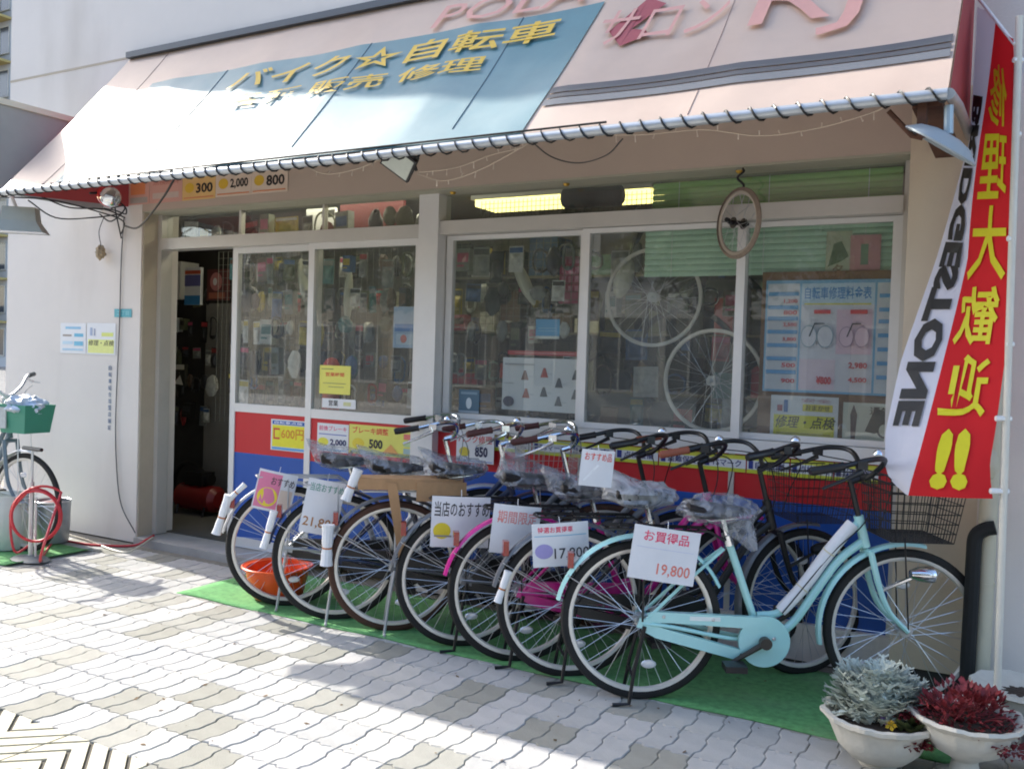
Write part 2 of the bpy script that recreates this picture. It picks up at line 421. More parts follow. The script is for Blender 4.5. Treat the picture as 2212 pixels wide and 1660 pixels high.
# --- two sliding door leaves
def leaf(name, x0, x1, y, label):
    b = MB()
    b.box(x0, x0+.05, y-.02, y+.02, .05, 2.18); b.box(x1-.045, x1, y-.02, y+.02, .05, 2.18)
    b.box(x0+.05, x1-.045, y-.019, y+.019, 1.015, 1.075); b.box(x0+.05, x1-.045, y-.019, y+.019, .05, .12); b.box(x0+.05, x1-.045, y-.019, y+.019, 2.14, 2.18)
    o = b.build(name, m_alu2, shop, world=True, smooth=False); o['label'] = label
    p = MB(); p.box(x0+.05, x1-.045, y-.012, y+.004, .725, 1.015); p.build('red_panel', m_redp, o, world=True, smooth=False)
    p = MB(); p.box(x0+.05, x1-.045, y-.012, y+.004, .12, .725); p.build('blue_panel', m_bluep, o, world=True, smooth=False)
    p = MB(); p.box(x0+.05, x1-.045, y-.003, y+.003, 1.075, 2.14); p.build('pane', m_glass, o, world=True, smooth=False)
    return o
leaf('sliding_door', -5.03, -4.225, DY+.028, 'sliding door leaf beside the open doorway')
leaf('sliding_door', -4.265, -3.345, DY-.028, 'sliding door leaf beside the centre post')
# --- right-hand window: three sashes over red and blue panels
b = MB(); b.box(-3.20, -.58, DY-.045, DY+.05, 1.0, 1.075); b.build('window_sill', m_alu2, shop, world=True, smooth=False)
def sash(x0, x1, y):
    b = MB(); b.box(x0, x0+.045, y-.018, y+.018, 1.078, 2.192); b.box(x1-.045, x1, y-.018, y+.018, 1.078, 2.192)
    b.box(x0+.045, x1-.045, y-.017, y+.017, 1.078, 1.11); b.box(x0+.045, x1-.045, y-.017, y+.017, 2.165, 2.192)
    o = b.build('window', m_alu2, shop, world=True, smooth=False)
    p = MB(); p.box(x0+.045, x1-.045, y-.003, y+.003, 1.11, 2.165); p.build('pane', m_glass, o, world=True, smooth=False)
sash(-3.19, -2.235, DY+.02); sash(-2.25, -1.325, DY-.02); sash(-1.372, -.585, DY+.02)
bz = aty(1845, 1358, DY).z
bpart('red_panel', m_redp, fbox(-3.2, -.58, .775, .998, DY-.02, DY+.02))
bpart('blue_panel', m_bluep, fbox(-3.2, -.58, bz, .775, DY-.02, DY+.02))
bpart('low_wall', m_white_wall, fbox(-3.2, -.545, .0, bz, DY-.06, DY+.06))
bpart('panel_trim', m_alu, fbox(-2.24, -2.21, bz, .998, DY-.026, DY+.0)); bpart('panel_trim', m_alu, fbox(-1.375, -1.345, bz, .998, DY-.026, DY+.0))
# lit ceiling panel deep in the shop, seen through the transom
lt = thing('ceiling_light', 'lit yellowish ceiling light seen through the glass above the window', 'light', (-2.35, 6.3, 2.66))
b = MB(); b.box(-3.9, -2.4, 6.1, 6.45, 2.68, 2.745); b.build('housing', m_whitep, lt, world=True, smooth=False)
b = MB(); b.box(-3.87, -2.43, 6.12, 6.43, 2.63, 2.68); b.build('diffuser', mat('lit_diffuser_yellow', '#efdf86', .5, emit=1.3), lt, world=True, smooth=False)
lt = thing('ceiling_light', 'added unseen fill light high behind the sliding doors', 'light', (-4.6, 5.9, 2.66))  # added light, out of view, to brighten the interior behind the door panes
b = MB(); b.box(-5.2, -3.6, 5.15, 5.4, 2.68, 2.745); b.build('housing', m_whitep, lt, world=True, smooth=False)
b = MB(); b.box(-5.17, -3.63, 5.17, 5.38, 2.64, 2.68); b.build('diffuser', mat('fill_diffuser', '#f5efd2', .5, emit=4.0), lt, world=True, smooth=False)

# ================================================================== AWNING
AY0, AZ0, AY1, AZ1 = 3.57, 2.44, 4.546, 3.583
AP = Vector((0, AY0, AZ0)); AU = Vector((0, AY1-AY0, AZ1-AZ0)); AL = AU.length; AU.normalize(); AN = X3.cross(AU)   # outward normal
if AN.y > 0: AN = -AN
def aw(px, py): p = atplane(px, py, AP, AN); return p.x, (p-AP).dot(AU)
def AWP(x, v, off=0): return Vector((x, AY0, AZ0))+AU*v+AN*off
ax0 = -5.918; ax1 = aw(2052, 165)[0]; axt = ax1-.02
awning = thing('awning', 'faded pink canvas shop awning with a blue panel and yellow lettering', 'awning', (-3.2, 4.55, 2.44))
m_can = cloth('awning_canvas', '#d2baa8', .2, .52, stain=('#9c7f70', 1.6, .35, (1, .5, 1)))
m_vinyl = cloth('awning_blue_vinyl', '#437f8c', .15, .52, .1, stain=('#9fb5b5', 1.3, .5, (1, .6, 1)))
for m_ in (m_can, m_vinyl):
    b_ = m_.node_tree.nodes['Principled BSDF']; b_.inputs['Specular IOR Level'].default_value = .8; b_.inputs['Coat Weight'].default_value = .45; b_.inputs['Coat Roughness'].default_value = .5
b = MB()
def sag(x, v): return -.016*math.sin(math.pi*v)*(.5+abs(math.sin((x-ax0)*math.pi/.8)))+.004*noise.noise(Vector((x*3, v*4, 0)))
b.grid(lambda s, t: AWP(ax0+(ax1-ax0)*s, AL*t, sag(ax0+(ax1-ax0)*s, t)), 130, 24)
b.build('canopy', m_can, awning, world=True)
def on_aw(x, v, off=.006): return AWP(x, v, sag(x, v/AL)+off)
# blue vinyl panel, its seams
bt = aw(1305, 5); bb = aw(1141, 262); bx0 = -5.35
vt = aw(900, 75)[1]
b = MB(); b.grid(lambda s, t: on_aw(bx0+((bb[0]+(bt[0]-bb[0])*t)-bx0)*s, vt*t, .006), 110, 24)
b.build('blue_vinyl', m_vinyl, awning, world=True)
m_seam = mat('seam_thread', '#6a7a80', .7)
for q in ((1128, 36), (800, 96), (480, 160)):
    x, v = aw(*q); b = MB(); b.tube([on_aw(x, vt*k/10, .007) for k in range(1, 11)], .003, 4); b.build('seam', m_seam, awning, world=True)
for q in ((1560, 60), (330, 150)):
    x, v = aw(*q); b = MB(); b.tube([on_aw(x, .02+(AL-.05)*k/10, .001) for k in range(11)], .002, 4); b.build('seam', mat('seam_pink', '#a5877c', .7), awning, world=True)
# grey stripes
sv = [aw(2066, 72)[1], aw(2064, 90)[1], aw(2062, 103)[1], aw(2058, 122)[1]]
for k, (v0, v1, c) in enumerate(((sv[1]+.006, sv[0], '#54565b'), (sv[2]+.004, sv[1]-.004, '#4a4c52'), (sv[3], sv[2]-.004, '#6a6d72'))):
    b = MB(); xs = bb[0]+(bt[0]-bb[0])*(sv[1]/vt)+.012
    b.grid(lambda s, t: on_aw(xs+(ax1-.01-xs)*s, v0+(v1-v0)*t, .006), 40, 1); b.build('stripe', cloth('stripe_%s' % c[1:], c, .1, .5), awning, world=True)
# lettering
def aw_text(body, x0, x1, v0, v1, m, bold=.012, slant=0, off=.02):
    b = MB(); put_text(b, body, None, None, None, x1-x0, v1-v0, bold, 1, fn=lambda u, v: on_aw(x0+u, v0+v, off), slant=slant)
    return b.build('lettering', m, awning, world=True, smooth=False)
m_yel = ink('#d4b040'); m_pinkink = ink('#cf9a8f'); m_pinkink2 = ink('#d29c90')
xr_, vr_ = aw(1219, 38); xl_, vl_ = aw(590, 150)
vb = aw(1092, 100)[1]; vtp = aw(1205, 36)[1]
aw_text('バイク☆自転車', -4.45, xr_, vb, vtp, m_yel, .03)
aw_text('各種 販売 修理', -4.3, aw(1050, 130)[0], vb-.20, vb-.06, m_yel, .03)
aw_text('サロン', aw(1265, 118)[0], aw(1560, 40)[0], aw(1500, 70)[1], aw(1500, 70)[1]+.30, m_pinkink, .0, .06)
aw_text('RJ', aw(1610, 64)[0], aw(1790, 20)[0]+.12, aw(1650, 92)[1], aw(1650, 92)[1]+.54, m_pinkink2, .0, .05)
aw_text('POLA', aw(930, 62)[0], aw(1230, 2)[0]+.1, vt+.03, vt+.25, m_pinkink2, .0, .1)
b = MB(); b.poly([on_aw(*aw(*q), .013) for q in ((1315, 68), (1339, 98), (1400, 71), (1393, 61), (1363, 60), (1439, 4), (1402, -6))]); b.build('emblem', ink('#a04b52'), awning, world=True, smooth=False)
# front pipe with return and wall flashing, side valances
PR = .021
pl = AWP(ax0-.02, -.012, -.008); pr = AWP(ax1, -.012, -.008)
m_pipe = mat('galvanised_pipe', '#b9bdc0', .38, .45, var=.1, vscale=14)
b = MB(); b.tube([pl, pl.lerp(pr, .35)-Z3*.006, pl.lerp(pr, .52)-Z3*.012, pl.lerp(pr, .62)-Z3*.004, pr], PR, 14)
b.build('front_pipe', m_pipe, awning, world=True)
b = MB(); b.tube([pr+Vector((.004, 0, 0)), pr+Vector((.012, .3, .03)), Vector((pr.x+.012, FY-.006, pr.z+.07))], PR*.95, 12); b.build('side_pipe', m_pipe, awning, world=True)
b = MB(); b.box(ax0, ax1+.3, AY1-.05, AY1-.002, AZ1-.012, AZ1+.03); b.build('flashing', mat('dark_flashing', '#53585e', .5, .2), awning, world=True, smooth=False)
m_val = cloth('valance_red', '#a8474a', .2, .7)
for xx, nm in ((ax0, 'left'), (ax1+.006, 'right')):
    b = MB(); b.grid(lambda s, t, xx=xx: Vector((xx, AY0+(AY1-AY0)*s, AZ0-.01+((AZ1-AZ0)*s)*t+.06*s*(1-t))), 8, 6); b.build('side_valance', m_val, awning, world=True)
# bracket at the right corner
b = MB(); b.box(ax1-.10, ax1-.07, 3.6, 3.66, 2.3, 2.42); b.box(ax1-.12, ax1-.02, 3.62, 4.5, 2.40, 2.425); b.tube([(ax1-.2, 3.62, 2.40), (ax1-.12, 3.66, 2.31), (ax1-.085, 3.66, 2.30)], .010, 8)
b.build('bracket', mat('rusty_bracket', '#5a3a2a', .85, var=.3, vscale=20), awning, world=True)
# cable wound round the pipe
b = MB(); pts = []; nturn = 62
for k in range(nturn*8+1):
    t = k/(nturn*8); a = 2*math.pi*(k/8)+.25*math.sin(k*.11); p = pl.lerp(pr, t) if t < .52 else pl.lerp(pr, t)
    p = p-Z3*(.012*math.exp(-((t-.52)/.2)**2)); pts.append(p+Vector((0, math.cos(a), math.sin(a)))*(PR+.006))
b.tube(pts, .0045, 4); o = b.build('wound_cable', m_cable); tag(o, 'black cable wound in a spiral along the awning front pipe', 'cable')
b = MB(); b.tube([AWP(ax0+.9+k*.2, .012, .012) for k in range(18)], .005, 5); o = b.build('edge_cord', m_cable); tag(o, 'thin dark cord laced along the lower canvas edge', 'cord')
# projecting sign box at the left end
sg = thing('sign_panel', 'grey projecting panel with cream edge beside the left end of the awning', 'panel', (-6.22, FY, 2.48))
b = MB(); b.box(-6.245, -6.205, 3.72, FY-.004, 2.48, 3.075); b.build('board', mat('sign_grey', '#9da09c', .7, var=.05), sg, world=True, smooth=False)
b = MB(); b.box(-6.26, -6.19, 3.70, FY-.004, 3.075, 3.115); b.box(-6.26, -6.19, 3.695, 3.72, 2.46, 3.075); b.build('trim', mat('sign_cream', '#d3cfbb', .6), sg, world=True, smooth=False)

# ================================================================== BICYCLES
WB, WR = 1.13, .345
def arc(cx, cz, r, a0, a1, n, y=0): return [Vector((cx+r*math.cos(R(a0+(a1-a0)*i/n)), y, cz+r*math.sin(R(a0+(a1-a0)*i/n)))) for i in range(n+1)]
def smooth_path(pts, n=6):
    pts = [Vector(p) for p in pts]; out = []
    P = [pts[0]*2-pts[1]]+pts+[pts[-1]*2-pts[-2]]
    for i in range(1, len(P)-2):
        for k in range(n):
            t = k/n; a, b, c, d = P[i-1], P[i], P[i+1], P[i+2]
            out.append(.5*((2*b)+(c-a)*t+(2*a-5*b+4*c-d)*t*t+(3*b-a-3*c+d)*t**3))
    return out+[pts[-1]]

def wheel_mb(cx, cz, r, tyre=.017, spokes=36, rimw=.013):
    """returns builders for tyre, rim, spokes, hub of a wheel in the x-z plane"""
    t = MB(); n = 56
    for prof_k in (0,):
        t.lathe([(r-tyre*2, -.013), (r-tyre*1.2, -tyre), (r-tyre*.45, -tyre*.8), (r, -.004), (r, .004), (r-tyre*.45, tyre*.8), (r-tyre*1.2, tyre), (r-tyre*2, .013)], n,
                Matrix.Translation((cx, 0, cz)) @ Matrix.Rotation(R(90), 4, 'X'))
    ri = MB(); ro = r-tyre*1.9
    ri.lathe([(ro, -rimw), (ro-.006, -rimw), (ro-.016, -rimw*.8), (ro-.021, 0), (ro-.016, rimw*.8), (ro-.006, rimw), (ro, rimw), (ro-.004, 0), (ro, -rimw)], n,
             Matrix.Translation((cx, 0, cz)) @ Matrix.Rotation(R(90), 4, 'X'))
    sp = MB(); rs = ro-.018
    for k in range(spokes):
        a = 2*math.pi*k/spokes; s = 1 if k % 2 else -1; lean = (1 if (k//2) % 2 else -1)*R(62 if spokes > 30 else 50)
        h = Vector((cx+.024*math.cos(a+lean), s*.03, cz+.024*math.sin(a+lean))); e = Vector((cx+rs*math.cos(a), s*.002, cz+rs*math.sin(a)))
        sp.tube([h, e], .0014, 3, cap=False)
    hb = MB(); hb.tube([(cx, -.06, cz), (cx, -.052, cz), (cx, -.05, cz), (cx, .05, cz), (cx, .052, cz), (cx, .06, cz)], [.008, .008, .012, .012, .008, .008], 10)
    for s in (-1, 1): hb.tube([(cx, s*.029, cz), (cx, s*.033, cz)], .028, 14)
    return t, ri, sp, hb

def wheel(parent, name, cx, cz, r, tyre_m, X=None, spokes=36, refl=None, tyre=.017):
    t, ri, sp, hb = wheel_mb(cx, cz, r, tyre, spokes)
    if X is not None:
        for q in (t, ri, sp, hb): q.v = [X @ a for a in q.v]
    o = ri.build(name, m_rim, parent)
    t.build('tyre', tyre_m, o); tag(sp.build('spokes', m_steel, o), kind='stuff'); hb.build('hub', m_steel, o)
    if refl is not None:
        a = R(refl); c = Vector((cx+r*.56*math.cos(a), -.012, cz+r*.56*math.sin(a))); b = MB()
        b.lathe([(0, .008), (.02, .006), (.026, 0), (.02, -.004), (0, -.004)], 12, Matrix.Translation(c) @ Matrix.Rotation(R(90), 4, 'X') @ Matrix.Diagonal((1.3, .75, 1, 1)))
        if X is not None: b.v = [X @ q for q in b.v]
        b.build('reflector', m_reflw, o)
    return o

def blob(b, c, rx, ry, rz, seed, amp=.25, tuft=None, n=14, fr=2.3):
    """crumpled bag round an ellipsoid"""
    k0 = len(b.v); nu, nv = n*2, n
    for j in range(nv+1):
        th = math.pi*j/nv
        for i in range(nu):
            ph = 2*math.pi*i/nu; d = Vector((math.sin(th)*math.cos(ph), math.sin(th)*math.sin(ph), math.cos(th)))
            q = noise.noise(d*fr+Vector((seed, seed*.7, 0))); q2 = noise.noise(d*fr*2.7+Vector((seed, 3, 0)))
            k = 1+amp*q+amp*.6*abs(q2)
            p = Vector((d.x*rx*k, d.y*ry*k, d.z*rz*k))
            if tuft is not None:
                tt = Vector(tuft).normalized(); a = max(0, d.dot(tt)); p += Vector(tuft)*(a**14)
            b.v.append(Vector(c)+p)
    for j in range(nv):
        for i in range(nu): b.face((k0+j*nu+i, k0+j*nu+(i+1) % nu, k0+(j+1)*nu+(i+1) % nu, k0+(j+1)*nu+i))

def saddle_mb(x, z):
    b = MB()
    secs = [(-.145, .03, .02, .012), (-.13, .10, .04, .01), (-.075, .115, .052, 0), (-.01, .085, .045, -.004), (.05, .045, .038, -.006), (.10, .028, .03, -.006), (.145, .016, .016, -.012)]
    n = 12; k0 = len(b.v)
    for (dx, w_, h_, dz) in secs:
        for i in range(n):
            a = 2*math.pi*i/n; yy = w_*math.cos(a); zz = h_*math.sin(a)*(.55 if math.sin(a) > 0 else 1.0)
            b.v.append(Vector((x+dx, yy, z+dz+zz)))
    for k in range(len(secs)-1):
        for i in range(n): b.face((k0+k*n+i, k0+k*n+(i+1) % n, k0+(k+1)*n+(i+1) % n, k0+(k+1)*n+i))
    b.face([k0+i for i in reversed(range(n))]); b.face([k0+(len(secs)-1)*n+i for i in range(n)])
    return b

def wire_basket(parent, x0, x1, z0, z1, hw, m, taper=.04, step=.027, name='basket', rw=.0015):
    b = MB()
    def pt(s, t, side):   # side 0 front,1 left,2 back,3 right ; s along, t up
        bx0, bx1, w_ = x0+taper*(1-t)*.4, x1-taper*(1-t), hw-taper*.5*(1-t); z = z0+(z1-z0)*t
        return [Vector((bx1, -w_+2*w_*s, z)), Vector((bx0+(bx1-bx0)*s, w_, z)), Vector((bx0, -w_+2*w_*s, z)), Vector((bx0+(bx1-bx0)*s, -w_, z))][side]
    for side in range(4):
        L = (2*hw) if side in (0, 2) else (x1-x0); n = max(3, int(L/step))
        for i in range(n+1): b.tube([pt(i/n, 0, side), pt(i/n, 1, side)], rw, 4, cap=False)
        for j in range(0, max(3, int((z1-z0)/(step*1.3)))+1):
            t = j/max(3, int((z1-z0)/(step*1.3))); b.tube([pt(0, t, side), pt(1, t, side)], rw, 4, cap=False)
    n = int(2*hw/step)
    for i in range(1, n): b.tube([pt(i/n, 0, 2), pt(i/n, 0, 0)], rw, 4, cap=False)
    o = b.build(name, m, parent); b = MB()
    b.tube([pt(0, 1, 1), pt(1, 1, 1), pt(1, 1, 3), pt(0, 1, 3)], rw*2.1, 6, closed=True); b.tube([pt(0, .86, 1), pt(1, .86, 1), pt(1, .86, 3), pt(0, .86, 3)], rw*1.3, 5, closed=True)
    b.build('basket_rim', m, o)
    return o

def rigid(b, X): b.v = [X @ a for a in b.v]; return b

def bike(label, x, y, deg, frame, fender, bar, grip, tyre, case, carrier, group='bicycles for sale parked in a row', basket=None, steer=0, stand='double', saddle_bag=1, lean=0, bagtuft=(-.1, 0, .08), bagz=0, sad=.85, lamp=True, fend_l=1, headz=0, refl=-78, bag=None, flat=False):
    T = thing('bicycle', label, 'bicycle', (x, y, 0), R(deg), group)
    if lean: T.rotation_euler[0] = R(lean)
    wheel(T, 'rear_wheel', 0, WR, WR, tyre, refl=refl)
    hb_, ht = Vector((.953, 0, .697+headz)), Vector((.919, 0, .821+headz)); ax = (ht-hb_).normalized()
    S = Matrix.Translation(hb_) @ Matrix.Rotation(R(steer), 4, ax) @ Matrix.Translation(-hb_)
    wheel(T, 'front_wheel', WB, WR, WR, tyre, X=S, refl=95)
    BB = Vector((.52, 0, .278)); st = Vector((.365, 0, .70))
    f = MB(); f.tube([BB, st], .0165, 10)
    f.tube(smooth_path([ht-ax*.02, (.80, 0, .665), (.69, 0, .505), (.60, 0, .40), (.50, 0, .38)]), .0165, 10)
    f.tube(smooth_path([hb_+ax*.025, (.84, 0, .63), (.745, 0, .49), (.66, 0, .36), (.58, 0, .295), BB]), .0185, 10)
    f.tube([BB-Y3*.04, BB+Y3*.04], .023, 12)
    for s in (-1, 1):
        f.tube(smooth_path([BB+Vector((-.03, s*.02, 0)), (.36, s*.035, .29), (.12, s*.06, .335), (0, s*.063, WR)]), .009, 8)
        f.tube([(0, s*.063, WR), (.16, s*.05, .505), (.345, s*.014, .665)], .0075, 8)
        f.prism([(-.025, s*.066-.003, .33), (.03, s*.066-.003, .32), (.035, s*.066-.003, .36), (-.01, s*.066-.003, .37)], (0, .006, 0))
    fr = f.build('frame', frame, T); b = MB(); b.tube([hb_-ax*.005, ht+ax*.005], .021, 12); b.build('head_tube', frame, fr)
    b = MB(); b.tube([st, Vector((.335, 0, sad-.04))], .0125, 8); b.tube([st-Vector((-.006, 0, .02)), st+Vector((-.008, 0, .022))], .022, 10); b.build('seat_post', m_chrome, T)
    # fork
    fk = MB(); cr = hb_-ax*.022
    fk.tube([cr+Vector((0, -.052, 0)), cr+Vector((0, .052, 0))], .014, 8)
    for s in (-1, 1): fk.tube(smooth_path([cr+Vector((0, s*.05, .006)), (1.0, s*.055, .53), (1.045, s*.056, .43), (1.127, s*.058, WR)]), [.014]*6+[.013]*6+[.011]*6+[.009], 8)
    rigid(fk, S).build('fork', frame, T)
    # fenders
    def fender_mb(cx, a0, a1, r):
        b = MB(); n = 26; k0 = 0
        for i in range(n+1):
            a = R(a0+(a1-a0)*i/n); d = Vector((math.cos(a), 0, math.sin(a)))
            for (yy, dr) in ((-.027, -.012), (-.018, 0), (0, .004), (.018, 0), (.027, -.012)): b.v.append(Vector((cx, 0, WR))+d*(r+dr)+Y3*yy)
        for i in range(n):
            for j in range(4): b.face((i*5+j, i*5+j+1, i*5+5+j+1, i*5+5+j))
        return b
    rf = fender_mb(0, 168-(1-fend_l)*60, 25, .372).build('rear_fender', fender, T)
    b = MB(); p = Vector((0, 0, WR)); e = p+Vector((math.cos(R(150)), 0, math.sin(R(150))))*.372
    for s in (-1, 1): b.tube([p+Y3*s*.06, e+Y3*s*.026], .0022, 5)
    b.build('fender_stay', m_steel, rf)
    c = Vector((math.cos(R(140)), 0, math.sin(R(140)))); b = MB(); q = p+c*.385
    b.box(q.x-.028, q.x-.002, -.024, .024, q.z-.03, q.z+.035); o = b.build('tail_reflector', m_refl, rf, smooth=False)
    rigid(fender_mb(WB, 192, 78, .372), S).build('front_fender', fender, T)
    # chain case, crank and pedals (right-hand side faces the photographer)
    yc = -.052
    b = MB()
    up_ = [(.02, .385), (.06, .397), (.50, .388), (.55, .382)]; lo = [(.50, .338), (.12, .352), (.03, .352)]
    b.prism([(a, yc-.014, z) for a, z in up_+lo], (0, .028, 0))
    b.prism([(a, yc-.0135, z) for a, z in [(.03, .345), (.10, .325), (.43, .245), (.40, .205), (.06, .285), (.0, .315)]], (0, .027, 0))
    b.lathe([(.045, -.015), (.1, -.015), (.109, -.008), (.109, .012), (.0, .012)], 32, Matrix.Translation((.52, yc, .285)) @ Matrix.Rotation(R(90), 4, 'X'))
    b.lathe([(0, -.0145), (.046, -.0145)], 24, Matrix.Translation((.52, yc, .285)) @ Matrix.Rotation(R(90), 4, 'X'))
    b.v = [Vector((a.x, a.y, a.z)) for a in b.v]
    b.build('chain_case', case, T)
    b = MB(); ca = R(212); ce = Vector((.52+.165*math.cos(ca), yc-.03, .285+.165*math.sin(ca)))
    b.tube([(.52, yc-.04, .285), (.52, .07, .285)], .013, 10); b.tube([(.52, yc-.03, .285), ce], [.014, .010], 8)
    ce2 = Vector((.52-.165*math.cos(ca), .065, .285-.165*math.sin(ca))); b.tube([(.52, .065, .285), ce2], [.014, .010], 8)
    b.tube([(.52, yc-.048, .285), (.52, yc-.015, .285)], .025, 14)
    cr_o = b.build('crank', mat('crank_dark', '#4c4844', .4, .6), T)
    for e_, s in ((ce, -1), (ce2, 1)):
        b = MB(); b.box(e_.x-.045, e_.x+.045, e_.y+s*.015, e_.y+s*.10, e_.z-.013, e_.z+.013); b.build('pedal', m_black, cr_o, smooth=False)
    # saddle and its polythene bag
    sd = saddle_mb(.31, sad).build('saddle', m_saddle, T)
    b = MB()
    for s in (-1, 1): b.tube([(.22, s*.06, sad-.03), (.28, s*.025, sad-.055), (.40, s*.02, sad-.04)], .0035, 6)
    b.build('saddle_rail', m_chrome, sd)
    if saddle_bag:
        b = MB(); blob(b, (.315, 0, sad-.005+bagz),   .168, .122, .062, saddle_bag*1.7, .26, bagtuft); b.build('saddle_bag', bag or m_film, sd)
    # carrier
    b = MB()
    for s in (-1, 1):
        b.tube([(-.17, s*.06, .745), (.27, s*.05, .745)], .0055, 6); b.tube([(0, s*.07, WR+.01), (.0, s*.062, .745)], .0045, 6)
        b.tube([(.27, s*.05, .745), (.345, s*.02, .70)], .0045, 6)
    b.tube([(-.17, -.06, .745), (-.185, 0, .747), (-.17, .06, .745)], .0055, 6)
    for xx in (-.1, 0, .1, .2): b.tube([(xx, -.06, .745), (xx, .06, .745)], .004, 5)
    b.tube([(-.17, 0, .748), (.27, 0, .748)], .004, 5)
    b.build('carrier', carrier, T)
    # bars, stem, levers, bell
    stt = ht+ax*.16; b = MB()
    b.tube([ht, stt], .0125, 8); b.tube([stt-ax*.004, stt+Vector((.045, 0, .012))], [.015, .015], 8)
    c0 = stt+Vector((.045, 0, .012)); fz = Vector((0, 0, 0))
    hbp = [c0+Vector((-.30, -.29, .055)), c0+Vector((-.19, -.285, .075)), c0+Vector((-.06, -.262, .105)), c0+Vector((.02, -.20, .10)), c0+Vector((.03, -.11, .05)), c0+Vector((.005, -.045, .005)), c0+Vector((.005, .045, .005)), c0+Vector((.03, .11, .05)), c0+Vector((.02, .20, .10)), c0+Vector((-.06, .262, .105)), c0+Vector((-.19, .285, .075)), c0+Vector((-.30, .29, .055))]
    if flat: hbp = [c0+Vector((-.13, -.30, .15)), c0+Vector((-.06, -.20, .14)), c0+Vector((.0, -.10, .06)), c0, c0+Vector((.0, .10, .06)), c0+Vector((-.06, .20, .14)), c0+Vector((-.13, .30, .15))]
    b.tube(smooth_path(hbp, 5), .0112, 8)
    ho = rigid(b, S).build('handlebar', bar, T)
    for s in (-1, 1):
        if flat:
            b = MB(); b.tube([c0+Vector((-.135, s*.31, .151)), c0+Vector((-.075, s*.22, .142))], .0165, 10); rigid(b, S).build('grip', grip, ho)
            b = MB(); b.tube([c0+Vector((-.03, s*.17, .12)), c0+Vector((.0, s*.20, .10)), c0+Vector((-.06, s*.30, .09))], [.009, .008, .006], 6); rigid(b, S).build('brake_lever', m_chrome, ho)
            continue
        b = MB(); b.tube([c0+Vector((-.31, s*.291, .052)), c0+Vector((-.30, s*.29, .055)), c0+Vector((-.19, s*.286, .075)), c0+Vector((-.175, s*.285, .078))], [.014, .0185, .0165, .0185], 10)
        rigid(b, S).build('grip', grip, ho)
        b = MB(); b.tube([c0+Vector((-.11, s*.28, .085)), c0+Vector((-.10, s*.28, .06)), c0+Vector((-.17, s*.292, .025)), c0+Vector((-.26, s*.30, -.012))], [.011, .012, .007, .006], 8)
        b.box(*(lambda q: (q.x-.02, q.x+.02, q.y-.014, q.y+.014, q.z-.02, q.z+.012))(c0+Vector((-.1, s*.276, .088))))
        rigid(b, S).build('brake_lever', m_chrome if bar is not m_black else m_black, ho)
    b = MB(); b.tube(smooth_path([c0+Vector((-.10, -.272, .07)), c0+Vector((.06, -.17, .02)), c0+Vector((.10, -.03, -.12)), hb_+Vector((.05, 0, .06))]), .0028, 5)
    b.tube(smooth_path([c0+Vector((-.10, .272, .07)), c0+Vector((.05, .1, .03)), c0+Vector((.03, -.02, -.16)), (.8, -.025, .66), (.6, -.03, .40)]), .0028, 5)
    rigid(b, S).build('brake_cable', m_cable if bar is m_black else mat('grey_cable', '#8b8d90', .5), ho)
    b = MB(); q = c0+Vector((-.02, -.235, .125)); b.lathe([(0, .022), (.012, .018), (.021, .006), (.022, 0), (0, 0)], 12, Matrix.Translation(q)); rigid(b, S).build('bell', m_chrome, ho)
    # lamp on the front fork
    if lamp:
        b = MB(); q = Vector((1.165, -.085, .60))
        b.lathe([(0, -.055), (.018, -.05), (.03, -.02), (.036, .03), (.034, .045)], 16, Matrix.Translation(q) @ Matrix.Rotation(R(90), 4, 'Y'))
        b.tube([q+Vector((-.03, 0, -.01)), (1.07, -.06, .55), (1.01, -.056, .52)], .008, 6)
        lo_ = rigid(b, S).build('headlamp', m_chrome if frame is m_mint else m_black, T)
        b = MB(); b.lathe([(0, .05), (.02, .05), (.033, .044)], 16, Matrix.Translation(q) @ Matrix.Rotation(R(90), 4, 'Y')); rigid(b, S).build('lamp_lens', m_reflw, lo_)
    # stand
    b = MB()
    if stand == 'double':
        for s in (-1, 1): b.tube([(.01, s*.07, WR-.01), (-.03, s*.085, .15), (-.05, s*.10, .012), (-.12, s*.105, .008)], [.009, .0085, .0085, .008], 8)
        b.tube([(-.035, -.09, .12), (-.035, .09, .12)], .007, 6)
        b.build('kickstand', m_black, T)
    else:
        for s in (-1, 1): b.tube([(.0, s*.068, WR-.01), (-.03, s*.082, .14), (-.045, s*.095, .014), (-.045, s*.13, .008)], [.008, .0075, .0075, .007], 8)
        b.build('kickstand', m_silverp, T)
    if basket:
        wire_basket(T, .985, 1.30, .745, .985, .17, basket, rw=.0021 if frame is m_mint else .0014)
        b = MB(); b.tube([(1.1, -.05, .745), (1.127, -.062, WR)], .0035, 5); b.tube([(1.1, .05, .745), (1.127, .062, WR)], .0035, 5); b.build('basket_stay', basket, T)
    return T

